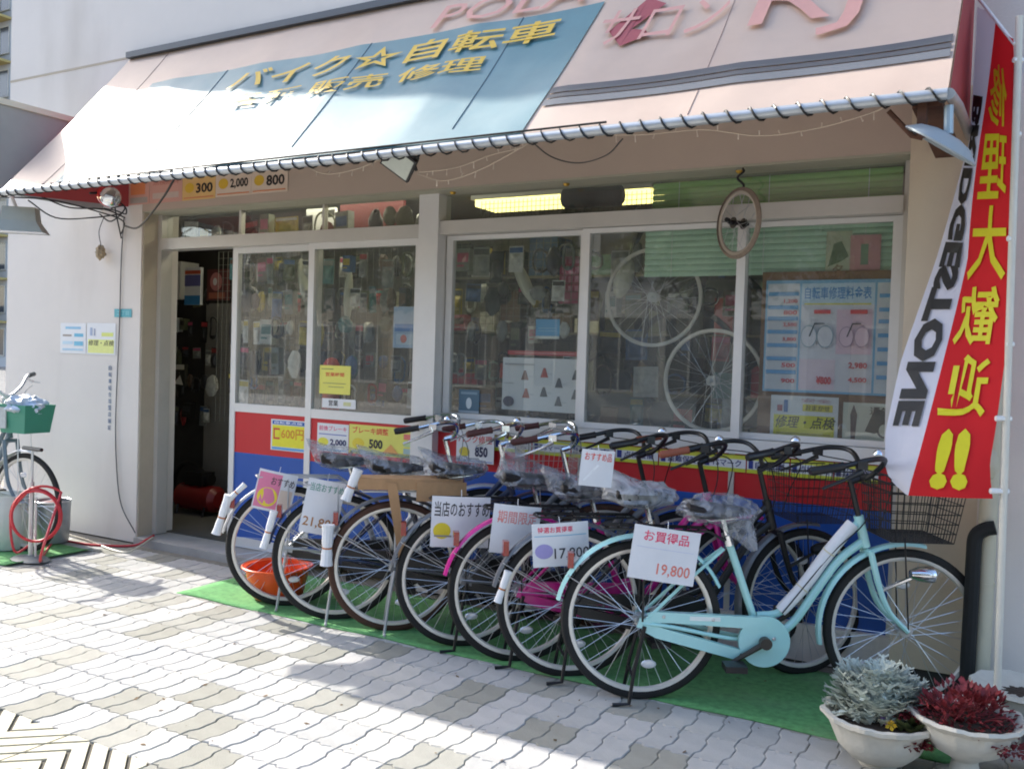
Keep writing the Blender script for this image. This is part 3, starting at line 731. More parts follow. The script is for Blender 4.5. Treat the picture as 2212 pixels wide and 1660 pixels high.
G_ = dict()
T1 = bike('silver bicycle wrapped in white foam sleeves, farthest left of the row for sale', -3.678, 3.928, 38, m_silverp, m_silverp, m_chrome, m_black, m_rubber, m_black, m_silverp, stand='side', steer=-7, saddle_bag=3, basket=None)
T2 = bike('navy bicycle behind the cardboard-wrapped one, second from the left of the row', -3.273, 3.876, 38, m_navy, m_navy, m_chrome, m_brown, m_rubber, m_black, m_silverp, stand='side', steer=9, saddle_bag=5, basket=m_steel)
T3 = bike('brown-tyred bicycle with brown cardboard round its carrier and rear stay', -2.897, 3.895, 38, m_greyp, m_greyp, m_chrome, m_brown, m_rubber_br, m_black, m_silverp, stand='side', steer=-11, saddle_bag=8, basket=None, sad=.87)
T4 = bike('dark grey bicycle just right of the cardboard-wrapped one', -2.459, 3.891, 38, m_greyp, m_greyp, m_black, m_black, m_rubber, m_black, m_black, stand='double', steer=7, saddle_bag=11, bagtuft=(-.05, -.02, .12), basket=None, sad=.86)
T5 = bike('magenta pink bicycle with pink rear fender in the middle of the row', -2.118, 3.846, 38, m_magenta, m_magenta, m_black, m_tan, m_rubber, m_magenta, m_black, stand='double', steer=-5, saddle_bag=14, basket=None, sad=.84)
T6 = bike('black bicycle with grey fender between the pink and the mint bicycle', -1.817, 3.796, 37, m_black, m_greyp, m_black, m_black, m_rubber, m_black, m_black, stand='double', steer=13, saddle_bag=17, bagtuft=(-.12, 0, .12), basket=m_black, sad=.85, bag=m_film2)
T7 = bike('mint green bicycle nearest the flower pots, right end of the row', -1.448, 3.724, 29, m_mint, m_mint, m_black, m_black, m_rubber, m_mint, m_black, stand='double', saddle_bag=21, bagtuft=(.07, -.03, -.12), basket=m_black, steer=0, sad=.84)
for T_ in (T7,):
    b = MB()
    for (x_, z_) in ((.09, .378), (.30, .372), (.47, .25), (.56, .30)): b.lathe([(0, .004), (.006, .003), (.008, 0)], 10, Matrix.Translation((x_, -.067, z_)) @ Matrix.Rotation(R(90), 4, 'X'))
    tag(b.build('bolt', m_steel, T_), kind='stuff')
    b = MB(); b.box(.20, .33, -.0672, -.0662, .366, .384); b.build('sticker', ink('#e6ece6'), T_, smooth=False)
# white foam on the mint bicycle's top tube
b = MB(); b.tube(smooth_path([(.895, 0, .79), (.80, 0, .668), (.69, 0, .508), (.60, 0, .402)]), [.028]*18+[.025], 12); b.build('foam_wrap', m_foam, T7)
b = MB(); b.tube([(.80, -.001, .668), (.797, 0, .663)], .0295, 12); b.tube([(.69, 0, .508), (.687, 0, .504)], .0298, 12); b.build('tape', mat('clear_tape', '#cfc7a8', .3), T7)
# cardboard and foam on the left-hand bicycles
b = MB(); b.box(-.2, .34, -.075, .075, .755, .815); b.prism([(-.055, -.082, .80), (.0, -.082, .79), (.06, -.082, .40), (.02, -.082, .39)], (0, .012, 0))
b.box(.1, .36, -.085, -.075, .70, .80)
b.build('cardboard_wrap', m_card, T3, smooth=False)
def sleeve(T, p, q, r):
    b = MB(); p = Vector(p); q = Vector(q); n = 7
    b.tube([p.lerp(q, k/n) for k in range(n+1)], [r*.86*(1.15 if k in (0, n) else (.82 if k == 4 else 1)) for k in range(n+1)], 10); o = b.build('foam_sleeve', m_foam, T)
    c = p.lerp(q, 4/n); d = (q-p).normalized(); b = MB(); b.tube([c-d*.004, c+d*.004], r*.76, 10); b.build('rubber_band', mat('rubber_band', '#b06a35', .6), o)
sleeve(T1, (-.325, -.045, .64), (-.39, -.045, .42), .026); sleeve(T1, (-.24, -.04, .70), (-.32, -.045, .62), .018)
sleeve(T2, (-.335, -.03, .60), (-.385, -.03, .40), .022)
sleeve(T3, (-.345, -.05, .57), (-.35, -.05, .36), .034); sleeve(T3, (-.2, -.07, .86), (-.26, -.07, .70), .028)
sleeve(T6, (-.30, -.05, .50), (-.345, -.05, .36), .020)

# ================================================================== SHEETS: CARDS, POSTERS, STICKERS
def sheet(name, label, cat, O, X, Y, w_, h_, base, items=(), group=None, parent=None, thick=.0012, curl=0.0, backing=None):
    """flat printed sheet: O lower-left corner, X/Y unit directions, items in 0..1 sheet coordinates"""
    N = X.cross(Y); N.normalize()
    def pt(u, v, off=0): return X*(u*w_)+Y*(v*h_)+N*(off+curl*math.sin(math.pi*u)*(.4+.6*v))
    b = MB(); k = 8 if curl else 1
    b.grid(lambda s, t: pt(s, t, 0), k, k); b.grid(lambda s, t: pt(s, 1-t, -thick), k, k)
    for i in range(k):
        a, c = i/k, (i+1)/k
        for q in (((a, 0), (c, 0)), ((c, 1), (a, 1))): b.add([pt(*q[0]), pt(*q[1]), pt(*q[1], -thick), pt(*q[0], -thick)], [(0, 1, 2, 3)])
        for q in (((0, c), (0, a)), ((1, a), (1, c))): b.add([pt(*q[0]), pt(*q[1]), pt(*q[1], -thick), pt(*q[0], -thick)], [(0, 1, 2, 3)])
    o = b.build(name, base, parent, smooth=False); o.location = O
    if label: tag(o, label, cat, group)
    pr, tx = MB(), MB(); pm, tm = [], []
    for n, it in enumerate(items):
        kind = it[0]; off = .0007+.00035*n
        if kind == 't':
            _, body, u0, v0, u1, v1, c = it[:7]; bold = it[7] if len(it) > 7 else .012; sl_ = it[8] if len(it) > 8 else 0
            m = ink(c)
            if m not in tm: tm.append(m)
            tx.m = tm.index(m)
            put_text(tx, body, None, None, None, u1-u0, v1-v0, bold, 1, fn=lambda u, v: pt(u0+u, v0+v, off), slant=sl_)
        else:
            c = it[-1]; m = ink(c)
            if m not in pm: pm.append(m)
            pr.m = pm.index(m)
            if kind == 'r':
                _, u0, v0, u1, v1, c = it; nn = 6 if curl else 1
                pr.grid(lambda s, t: pt(u0+(u1-u0)*s, v0+(v1-v0)*t, off), nn, 1)
            elif kind == 'e':
                _, uc, vc, ru, rv, c = it; pr.poly([pt(uc+ru*math.cos(2*math.pi*k/20), vc+rv*math.sin(2*math.pi*k/20), off) for k in range(20)])
            elif kind == 'p': pr.poly([pt(u, v, off) for u, v in it[1]])
    if pr.f: pr.build('print', pm, o, smooth=False)
    if tx.f: tx.build('lettering', tm, o, smooth=False)
    return o

def wall_sheet(name, label, cat, px0, py0, px1, py1, y, base, items=(), **k):
    a = aty(px0, py0, y); c = aty(px1, py1, y)
    return sheet(name, label, cat, Vector((a.x, y, c.z)), X3, Z3, c.x-a.x, a.z-c.z, base, items, **k)

# green carpet under the bicycles
b = MB(); b.grid(lambda s, t: Vector((-4.385+4.16*s, 3.752+.79*t+.006*math.sin(s*40), .006+.004*noise.noise(Vector((s*9, t*4, 0))))), 60, 14)
o = b.build('carpet', m_green_carpet); o.modifiers.new('pile', 'SOLIDIFY').thickness = .006; tag(o, 'strip of green artificial turf carpet under the row of bicycles', 'carpet')

# price cards tied to the carriers
def bike_xy(T): return T.location.copy(), T.rotation_euler.z
def on_bike(T, px, py, off):
    O, a = bike_xy(T); n = Vector((-math.sin(a), math.cos(a), 0)); return atplane(px, py, O+n*off, n)
def price_card(T, tl, tr, bl, label, items, base=m_paper, off=-.10, curl=.01, twist=0):
    A, B, C = (on_bike(T, *q, off) for q in (tl, tr, bl)); X = (B-A); w_ = X.length; X.normalize()
    Y = (A-C); Y = Y-X*Y.dot(X); h_ = Y.length; Y.normalize()
    if twist:
        q = Matrix.Rotation(R(twist), 3, Y); X = q @ X
    o = sheet('price_card', label, 'price card', A-Y*h_, X, Y, w_, h_, base, items, group='price cards hung on the bicycles', curl=curl)
    b = MB(); b.tube([X*w_*.5+Y*h_*.97, X*w_*.5+Y*h_*1.12+X.cross(Y)*-.02], .0016, 4); b.build('tie', m_foam, o)
    return o
RED, PNK, BLK = '#d0343f', '#e0527a', '#1e1e20'
price_card(T7, (1372, 1130), (1515, 1152), (1363, 1246), 'price card reading 19,800 hanging on the mint green bicycle',
           [('t', 'お買得品', .16, .72, .84, .93, '#e0486c', .03), ('t', '19,800', .42, .10, .92, .34, '#dd7a6c', .01), ('r', .07, .60, .93, .612, '#c9ccdc')])
price_card(T6, (1148, 1132), (1270, 1124), (1150, 1226), 'price card reading 17,800 with a lilac oval, on the black bicycle',
           [('t', '特選お買得車', .1, .78, .72, .92, '#e23a5c', .03), ('r', .04, .70, .96, .72, '#7fb3cf'), ('e', .20, .36, .16, .17, '#9c93c8'), ('t', '17,800', .38, .14, 1.0, .42, '#2e2c36', .006)], off=-.11)
price_card(T5, (1068, 1086), (1170, 1096), (1061, 1192), 'blank-bottomed card with faded red heading on the pink bicycle',
           [('t', '期間限定', .10, .62, .94, .88, '#d98a86', .012)], off=-.09)
price_card(T4, (934, 1070), (1060, 1074), (935, 1180), 'card with black heading and a yellow oval on the dark grey bicycle',
           [('t', '当店のおすすめ', .05, .60, .98, .90, '#2a2a2e', .012), ('e', .19, .32, .15, .16, '#d9c52c'), ('r', .06, .20, .36, .235, '#8d8a86')], off=-.09)
price_card(T2, (668, 1030), (748, 1045), (612, 1140), 'tilted card in a plastic sleeve reading 21,800 on the navy bicycle',
           [('t', '当店おすすめ', .08, .78, .98, .93, '#4e8f7e', .012), ('t', '21,800', .06, .10, .98, .30, '#a5703e', .012)], off=-.06)
price_card(T1, (562, 1010), (645, 1028), (528, 1092), 'tilted pink and white card with a yellow disc on the silver bicycle',
           [('r', .03, .06, .62, .94, '#e07f9e'), ('e', .34, .34, .26, .24, '#ecd33a'), ('t', 'おすすめ', .36, .66, .96, .86, '#4a4446', .012), ('r', .64, .12, .95, .58, '#d9c5b4')], off=-.06)
Tt = price_card(T6, (1258, 968), (1329, 975), (1253, 1047), 'small card with red heading hanging from the handlebar above the saddles',
           [('t', 'おすすめ品', .1, .70, .92, .92, '#d8574f', .02), ('p', [(.1, .15), (.5, .62), (.55, .58), (.16, .13)], '#e9eaec')], off=-.1, curl=.015)

# -------- posters on the fascia under the awning
fy = FY-.004
def price_poster(px, label, head, num, base, disc='#d9b23a', hc='#c65a4a', nb=.018, y=None, name='price_poster', grp='small price posters along the fascia under the awning'):
    it = [('r', .03, .78, .97, .95, '#e3a06a'), ('t', head, .08, .80, .92, .93, hc, .01), ('e', .22, .42, .14, .17, disc), ('t', num, .42, .22, .92, .56, '#2a2626', .03), ('r', .05, .06, .95, .10, '#d98d62')]
    return wall_sheet(name, label, 'poster', *px, fy if y is None else y, base, it, group=grp)
m_pp1 = mat('poster_faded_pink', '#cfa092', .7, var=.06); m_pp2 = mat('poster_yellow', '#dcb676', .7, var=.05); m_pp3 = mat('poster_cream', '#d9c6b4', .7, var=.05)
wall_sheet('price_poster', 'faded pink poster with an orange block, leftmost under the awning', 'poster', 279, 383, 322, 440, fy, m_pp1, [('r', .1, .35, .8, .9, '#d98a5c'), ('r', .08, .05, .92, .25, '#a9a29a')], group='small price posters along the fascia under the awning')
wall_sheet('price_poster', 'faded pink poster with washed-out print beside the yellow 300 poster', 'poster', 324, 379, 393, 434, fy, m_pp1, [('t', '点検無料', .1, .62, .9, .86, '#b8776a', .01), ('r', .1, .15, .9, .35, '#c9b7ac')], group='small price posters along the fascia under the awning')
price_poster((395, 371, 465, 428), 'yellow price poster reading 300 under the awning', '空気入れ', '300', m_pp2)
price_poster((467, 360, 542, 420), 'cream price poster reading 2,000 under the awning', 'タイヤ交換', '2,000', m_pp3)
price_poster((544, 352, 621, 413), 'cream price poster reading 800 at the right end of the poster strip', 'パンク修理', '800', m_pp3)

# -------- stickers and posters on doors and windows
m_ysheet = mat('sheet_yellow', '#e2dc6a', .6, var=.04); m_wsheet = mat('sheet_white', '#dfe0e2', .6, var=.03); m_bsheet = mat('sheet_blue', '#4f9fd0', .5, var=.05)
yA, yB, yC = DY+.012, DY-.043, DY-.026
wall_sheet('sticker', 'yellow sticker reading 600 with a blue header on the left door leaf', 'sticker', 586, 904, 660, 978, yA, m_wsheet,
           [('r', .04, .12, .96, .82, '#e6dd33'), ('r', .04, .84, .96, .96, '#2c5fae'), ('t', '自転車点検', .1, .86, .9, .945, '#e8eaf2', .01), ('t', '600円', .30, .38, .94, .72, '#d98a2c', .05), ('r', .08, .36, .26, .72, '#cf4a3c'), ('r', .12, .42, .26, .66, '#e6dd33'), ('r', .04, .03, .96, .10, '#5fa0d8')])
wall_sheet('sticker', 'white sticker with pink heading reading 2,000 on the second door leaf', 'sticker', 686, 912, 752, 979, yB, m_wsheet,
           [('t', '前後ブレーキ', .06, .74, .94, .92, '#e2557c', .03), ('r', .06, .60, .94, .63, '#5a69b8'), ('e', .2, .34, .17, .15, '#e0d84a'), ('t', '2,000', .42, .20, .94, .46, '#2f3560', .04), ('r', .06, .06, .94, .09, '#6f9fd0')])
wall_sheet('sticker', 'long yellow sticker reading 500 with red heading on the second door leaf', 'sticker', 755, 915, 902, 992, yB, m_ysheet,
           [('t', 'ブレーキ調整', .05, .70, .58, .93, '#dd3b36', .03), ('e', .14, .36, .09, .18, '#dcc53a'), ('t', '500', .30, .22, .50, .54, '#25242a', .04), ('r', .80, .62, .95, .80, '#e07a70'), ('r', .80, .38, .95, .56, '#b9cf9a'), ('r', .80, .14, .95, .32, '#9fb8b8'), ('p', [(.5, .1), (.62, .42), (.74, .1)], '#e0a25c'), ('r', .03, .04, .97, .08, '#7aa06a')])
wall_sheet('sticker', 'yellow notice with red heading on the glass of the second door leaf', 'sticker', 691, 788, 756, 853, yB+.008, m_ysheet, [('t', '営業時間', .2, .62, .8, .76, '#d0382e', .03), ('r', .06, .86, .45, .89, '#8b8a54'), ('r', .12, .36, .86, .39, '#a8a564'), ('r', .3, .24, .8, .27, '#a8a564')])
wall_sheet('sticker', 'small white strip reading open on the glass below the yellow notice', 'sticker', 696, 859, 768, 884, yB+.008, m_wsheet, [('t', '営業', .2, .2, .48, .85, BLK, .03), ('r', .64, .3, .86, .7, '#cfcf9a')])
wall_sheet('sticker', 'white strip with black characters on the door rail over the posters', 'sticker', 694, 889, 760, 906, yB+.02-.003, m_wsheet, [('t', '営業日 ▲', .12, .15, .8, .85, '#33322f', .02)])
wall_sheet('sticker', 'white sticker with red heading reading 800 beside the centre post', 'sticker', 987, 930, 1066, 1003, DY-.052, m_wsheet,
           [('t', 'パンク修理', .05, .64, .95, .90, '#cf4d4a', .03), ('e', .22, .34, .14, .16, '#d2c044'), ('t', '850', .50, .20, .84, .54, '#2b2f52', .04), ('r', .03, .04, .97, .07, '#7f8fc6')])
sx = [1068, 1150, 1235, 1330, 1425, 1520, 1615, 1710, 1805, 1903]
words = ['盗難保険', 'TSマーク', '自転車', '点検整備', '盗難保険', 'TSマーク', '自転車', '点検整備', '防犯登録']
for k in range(9):
    pa = aty(sx[k], 960, DY-.03); pb = aty(sx[k+1], 960, DY-.03)
    sheet('sticker', '%s yellow and white sticker in the strip under the window sill' % ORD[k] , 'sticker', Vector((pa.x, DY-.0285, .905)), X3, Z3, (pb.x-pa.x)*.97, .088, m_wsheet,
          [('r', 0, .74, 1, 1, '#d9d84e'), ('r', 0, 0, 1, .22, '#cbd03c'), ('t', words[k], .2, .30, .9, .70, '#3a3f7a', .04), ('r', .04, .26, .15, .72, '#2c3a86')], group='yellow and white stickers in the strip below the window sill')
# inside the window panes
yI = DY+.06
wall_sheet('poster', 'pale blue poster with an arched top inside the second door leaf', 'poster', 851, 662, 906, 752, yI, mat('sheet_paleblue', '#9fb6d2', .6, var=.06), [('r', .05, .40, .95, .58, '#5c86c0'), ('r', .12, .08, .88, .34, '#b9cadb'), ('e', .4, .22, .12, .1, '#d07a70')])
wall_sheet('poster', 'bright blue card hung inside the window beside the centre post', 'poster', 1158, 689, 1208, 732, yI, m_bsheet, [('r', 0, 0, 1, .14, '#d8dcd6'), ('r', .12, .52, .88, .56, '#86c3de'), ('r', .12, .38, .88, .42, '#86c3de')])
it = [('t', 'MAVIC', .03, .86, .30, .93, '#9a9aa2', .0)][:0]
for (u, v, c) in ((.28, .66, '#8f6a64'), (.30, .32, '#a2564c'), (.52, .72, '#b04a44'), (.52, .36, '#4c5058'), (.70, .54, '#4c5058'), (.70, .20, '#4c5058'), (.90, .70, '#4c5058'), (.90, .34, '#4c5058')):
    it += [('p', [(u-.045, v-.08), (u-.01, v+.10), (u+.015, v+.10), (u+.05, v-.08)], c), ('r', u+.05, v-.02, u+.1, v, '#c5c8cc')]
it += [('e', .09, .16, .07, .10, '#5a5566'), ('r', .03, .86, .40, .89, '#a9abb2'), ('r', .03, .5, .16, .52, '#b8bac0')]
wall_sheet('poster', 'white chart of small parts pictures inside the window', 'poster', 1087, 771, 1260, 894, yI, m_wsheet, it)
wall_sheet('poster', 'red strip with pale stripe above the white parts chart', 'poster', 1097, 756, 1258, 770, yI+.02, ink('#b9484c'), [('r', .1, .4, .9, .6, '#d08a86')])
wall_sheet('sticker', 'dark teal sticker with a white shape low on the glass', 'sticker', 992, 840, 1034, 893, DY+.011, mat('sheet_teal', '#4d6a7c', .5), [('e', .5, .42, .14, .24, '#c2ccd0'), ('r', .1, .8, .9, .9, '#7c94a2'), ('r', .0, .0, 1, .1, '#9aa6b0')])
# cork board with the price list and two posters behind the right-hand sash
m_cork = mat('cork_board', '#8a6547', .9, var=.15, vscale=40)
cb = wall_sheet('cork_board', 'brown board inside the right window holding the blue price list', 'board', 1648, 588, 1985, 975, DY+.075, m_cork, [], thick=.012)
it = [('r', 0, 0, 1, 1, '#7fb6dc'), ('r', .015, .02, .235, .97, '#d6d9e0'), ('r', .25, .02, .73, .97, '#d8d8e2'), ('r', .745, .02, .985, .97, '#d2d7de'),
      ('r', .25, .78, .73, .97, '#c3dcee'), ('t', '自転車修理料金表', .27, .83, .71, .94, '#3a86c8', .03), ('r', .27, .78, .71, .795, '#e2dc6e'), ('r', .49, .35, .72, .74, '#e6c7d8'), ('r', .25, .03, .49, .30, '#e3cfdc')]
for v in (.86, .74, .64, .52, .40, .28, .16): it += [('r', .02, v, .23, v+.035, '#5fa2d6'), ('r', .76, v-.02, .97, v+.015, '#5fa2d6'), ]
for v, s in ((.79, '1,200'), (.69, '800'), (.58, '2,500'), (.45, '3,800'), (.22, '500'), (.08, '900')): it += [('t', s, .13, v, .225, v+.04, '#d24a56', .03), ('t', s, .87, v+.02, .97, v+.06, '#d24a56', .03)]
it += [('t', '¥800', .37, .08, .47, .15, '#d23a48', .04), ('t', '2,980', .58, .22, .70, .28, '#d23a48', .03), ('r', .34, .70, .45, .735, '#d9434c'), ('r', .58, .70, .69, .735, '#d9434c'), ('t', '4,500', .58, .10, .70, .15, '#d23a48', .03)]
ring = [('e', .31, .5, .055, .10, '#8fa9bb'), ('e', .31, .5, .05, .092, '#d8d8e2'), ('e', .42, .5, .055, .10, '#8fa9bb'), ('e', .42, .5, .05, .092, '#d8d8e2'), ('p', [(.31, .5), (.345, .62), (.41, .62), (.415, .61), (.35, .605), (.32, .5)], '#44505a'),
        ('e', .56, .5, .05, .09, '#b59ab0'), ('e', .56, .5, .045, .082, '#e6c7d8'), ('e', .66, .5, .05, .09, '#b59ab0'), ('e', .66, .5, .045, .082, '#e6c7d8'), ('p', [(.56, .5), (.595, .62), (.65, .62), (.655, .61), (.60, .605), (.57, .5)], '#4c4652')]
wall_sheet('price_list', 'large pale blue repair price list with two bicycle pictures on the brown board', 'poster', 1656, 606, 1975, 858, DY+.062, m_wsheet, it+ring)
wall_sheet('poster', 'white and yellow repair and inspection poster on the brown board', 'poster', 1666, 852, 1808, 955, DY+.062, m_wsheet, [('r', .05, .06, .95, .56, '#d9d22e'), ('t', '修理・点検', .06, .26, .94, .54, '#2a2822', .05, .15), ('r', .48, .66, .92, .82, '#d9c94a'), ('t', 'おまかせ', .52, .68, .88, .80, '#4a4630', .02), ('r', .20, .62, .26, .9, '#4e78b0'), ('r', .10, .64, .18, .78, '#b06a72'), ('r', .1, .12, .9, .16, '#b3a83a'), ('t', '安全', .46, .86, .9, .95, '#c79aa0', .01)])
wall_sheet('poster', 'white poster of a dark figure and a bicycle on the brown board', 'poster', 1822, 868, 1935, 962, DY+.062, mat('sheet_cream', '#cfd0c0', .6, var=.04), [('p', [(.16, .08), (.14, .7), (.2, .95), (.27, .7), (.24, .08)], '#4b3a3c'), ('p', [(.42, .3), (.6, .9), (.9, .75), (.85, .45), (.6, .25)], '#3a3d38'), ('e', .78, .35, .14, .2, '#2f302e'), ('e', .78, .35, .1, .15, '#cfd0c0'), ('t', '通学', .5, .72, .9, .92, '#2a2a2a', .03)])
wall_sheet('poster', 'pink paper strip pinned over the blue price list', 'poster', 1838, 508, 1900, 606, DY+.09, mat('sheet_pink', '#c98f92', .6, var=.08), [('r', .35, .35, .6, .8, '#6d8a72'), ('e', .5, .12, .2, .1, '#d8c844')])
wall_sheet('poster', 'cream and green paper strip beside the pink strip in the window', 'poster', 1786, 500, 1837, 608, DY+.092, mat('sheet_greenish', '#b9c0a4', .6, var=.08), [('p', [(.1, .3), (.3, .75), (.6, .8), (.9, .5), (.6, .4)], '#5d7450'), ('t', '冬', .25, .05, .8, .35, '#8a7a60', .04)])
# green roller blinds
m_blind = mat('green_blind', '#93c36c', .7, var=.08, vscale=3); m_blindp = mat('pale_green_blind', '#b9dcc2', .7, var=.08, vscale=3)
def blind(label, x0, x1, z0, z1, y, m, n):
    t = thing('blind', label, 'blind', (x0, y, z0)); h = (z1-z0)/n
    for k in range(n):
        b = MB(); b.grid(lambda s, q: Vector(((x1-x0)*s, -.008*math.sin(math.pi*q), h*k+h*.96*q)), 4, 3); b.build('slat', m, t)
    b = MB()
    for f in (.12, .5, .88): b.tube([((x1-x0)*f, -.012, 0), ((x1-x0)*f, -.012, z1-z0)], .0015, 4)
    b.build('cord', m_foam, t)
blind('long green slatted blind behind the transom glass', aty(1412, 400, DY+.05).x, -.6, 2.275, 2.435, DY+.05, m_blind, 5)
blind('pale green slatted blind pulled part-way down behind the two right-hand sashes', aty(1394, 550, DY+.11).x, -.61, 1.93, 2.19, DY+.11, m_blindp, 8)

# -------- things on the left wall
wy = FY-.004
wall_sheet('wall_notice', 'white and pale blue notice on the left wall', 'notice', 131, 697, 185, 764, wy, m_wsheet, [('r', .2, .80, .8, .88, '#86b9d8'), ('r', .55, .55, .9, .66, '#5fb0d0'), ('r', .1, .56, .45, .62, '#9a8f86'), ('r', .1, .3, .5, .4, '#b9d3e2'), ('r', .55, .26, .9, .40, '#68b4d2'), ('r', .1, .1, .9, .16, '#a8cbe0')])
wall_sheet('wall_notice', 'white and yellow repair and inspection notice on the left wall', 'notice', 188, 697, 249, 767, wy, m_wsheet, [('r', .05, .05, .95, .48, '#dce08a'), ('t', '修理・点検', .06, .28, .94, .46, '#3a3a30', .04, .1), ('r', .52, .58, .92, .70, '#d5dc7a'), ('r', .12, .6, .2, .85, '#9aaac6'), ('r', .26, .6, .30, .82, '#8a94b0')])
wall_sheet('address_plate', 'small turquoise address plate at the corner of the left wall', 'plate', 247, 667, 284, 685, wy, mat('plate_turquoise', '#3f9fae', .4), [('t', '二丁目', .15, .25, .85, .75, '#7cc3cb', .02)])
vs_ = thing('wall_lettering', 'vertical line of dark blue characters on the left wall', 'lettering', aty(238, 930, wy))
p0 = aty(238, 787, wy); p1 = aty(236, 930, wy)
for k, ch in enumerate('自転車組合加盟店舗証'):
    c = p0.lerp(p1, (k+.5)/10); s_ = abs(p0.z-p1.z)/10*.72; b = MB(); put_text(b, ch, c-X3*s_*.5-Z3*s_*.5, X3, Z3, s_, s_, .02)
    b.build('character', ink('#4f6a8c'), vs_, world=True, smooth=False)
b = MB(); b.tube(smooth_path([aty(268, 470, wy-.005), aty(262, 560, wy-.008), aty(258, 700, wy-.006), aty(250, 900, wy-.008), aty(252, 1010, wy-.006), aty(262, 1090, wy-.01), aty(292, 1150, wy-.02)]), .0045, 5)
tag(b.build('wall_cable', mat('grey_wire', '#55565a', .6)), 'thin dark cable running down the left wall to the door step', 'cable')
od = thing('hanging_ornament', 'small beige ornament hanging from a wire on the left wall', 'ornament', aty(217, 545, FY-.05))
b = MB(); b.tube(smooth_path([aty(224, 470, FY-.05), aty(214, 500, FY-.05), aty(218, 530, FY-.05)]), .003, 5); b.build('wire', m_cable, od, world=True)
b = MB(); blob(b, aty(217, 545, FY-.05), .035, .03, .05, 4.2, .4); b.build('figure', mat('ornament_beige', '#a8977c', .8, var=.3, vscale=40), od, world=True)
# tangle of cables under the left corner of the awning
for k, pts in enumerate((((60, 432, 4.0), (120, 470, 4.2), (200, 470, 4.4), (262, 462, 4.5)), ((90, 425, 3.9), (150, 448, 4.1), (225, 452, 4.3), (270, 470, 4.48)), ((0, 425, 3.8), (110, 432, 4.0), (215, 458, 4.4), (266, 478, 4.5), (262, 505, 4.53)), ((380, 380, 3.7), (350, 430, 4.0), (300, 490, 4.4), (268, 488, 4.5)), ((215, 462, 4.45), (240, 478, 4.45), (270, 450, 4.45), (248, 440, 4.45), (262, 515, 4.52)), ((225, 450, 4.4), (250, 455, 4.42), (272, 462, 4.44), (268, 445, 4.4), (240, 450, 4.4)))):
    b = MB(); b.tube(smooth_path([aty(*p) for p in pts]), .0055 if k != 3 else .007, 5)
    tag(b.build('loose_cable', m_cable), ['loose black cable sagging from the awning pipe to the left wall corner', 'loose black cable just above the sagging one at the left awning corner', 'longest loose black cable, running from the left frame edge to the wall corner', '', 'loose black cable curled in the tangle by the red spot lamp', 'short loose black cable looped tightly beside the red spot lamp'][k] if k != 3 else 'black cable looping down from the awning pipe to the wall corner', 'cable', 'loose cables under the left awning corner' if k != 3 else None)

# ================================================================== LAMPS UNDER THE AWNING
def axes(n, xh):
    n = n.normalized(); x = (xh-n*xh.dot(n)).normalized(); y = n.cross(x); return Matrix(((x.x, y.x, n.x), (x.y, y.y, n.y), (x.z, y.z, n.z))).to_4x4()
# red spot lamp, left
p = aty(236, 424, 3.95); A = Matrix.Translation(p) @ axes(Vector((.86, -.35, -.25)), Z3)
l = thing('spot_lamp', 'red-hooded spot lamp with chrome bowl under the left end of the awning', 'lamp', p)
b = MB(); b.lathe([(0, -.085), (.045, -.083), (.066, -.06), (.072, .0), (.070, .012), (.063, .012)], 24, A); b.build('hood', m_red, l, world=True)
b = MB(); b.lathe([(.062, .0), (.066, .02), (.064, .05), (.05, .075), (.02, .088), (0, .09)], 24, A); b.build('bowl', m_chrome, l, world=True)
b = MB(); b.tube([p+Vector((-.05, .02, .03)), Vector((p.x-.06, p.y-.1, 2.44))], .008, 6); b.build('arm', m_black, l, world=True)
# grey trough lamp at the left edge
p = aty(45, 478, 3.7); l = thing('floodlight', 'grey trough-shaped floodlight hanging at the left edge under the awning', 'lamp', p)
X = Matrix.Translation(p) @ Matrix.Rotation(R(40), 4, 'Z'); b = MB()
b.add([X @ Vector(q) for q in ((-.10, -.05, .09), (.10, -.05, .09), (.10, .05, .09), (-.10, .05, .09), (-.11, -.06, .0), (.11, -.06, .0), (.11, .06, .0), (-.11, .06, .0), (-.16, -.085, -.075), (.16, -.085, -.075), (.16, .085, -.075), (-.16, .085, -.075))],
      [(0, 1, 2, 3), (0, 4, 5, 1), (1, 5, 6, 2), (2, 6, 7, 3), (3, 7, 4, 0), (4, 8, 9, 5), (5, 9, 10, 6), (6, 10, 11, 7), (7, 11, 8, 4)])
b.build('shade', mat('lamp_grey', '#a3a59c', .5, .1, var=.08), l, world=True, smooth=False)
b = MB(); b.box(-.15, .15, -.075, .075, -.072, -.066, X); b.build('lamp_glass', m_reflw, l, world=True, smooth=False)
b = MB(); b.tube([X @ Vector((-.03, 0, .09)), X @ Vector((-.06, .0, .16)), X @ Vector((-.12, 0, .21))], .012, 8); b.build('arm', m_whitep, l, world=True)
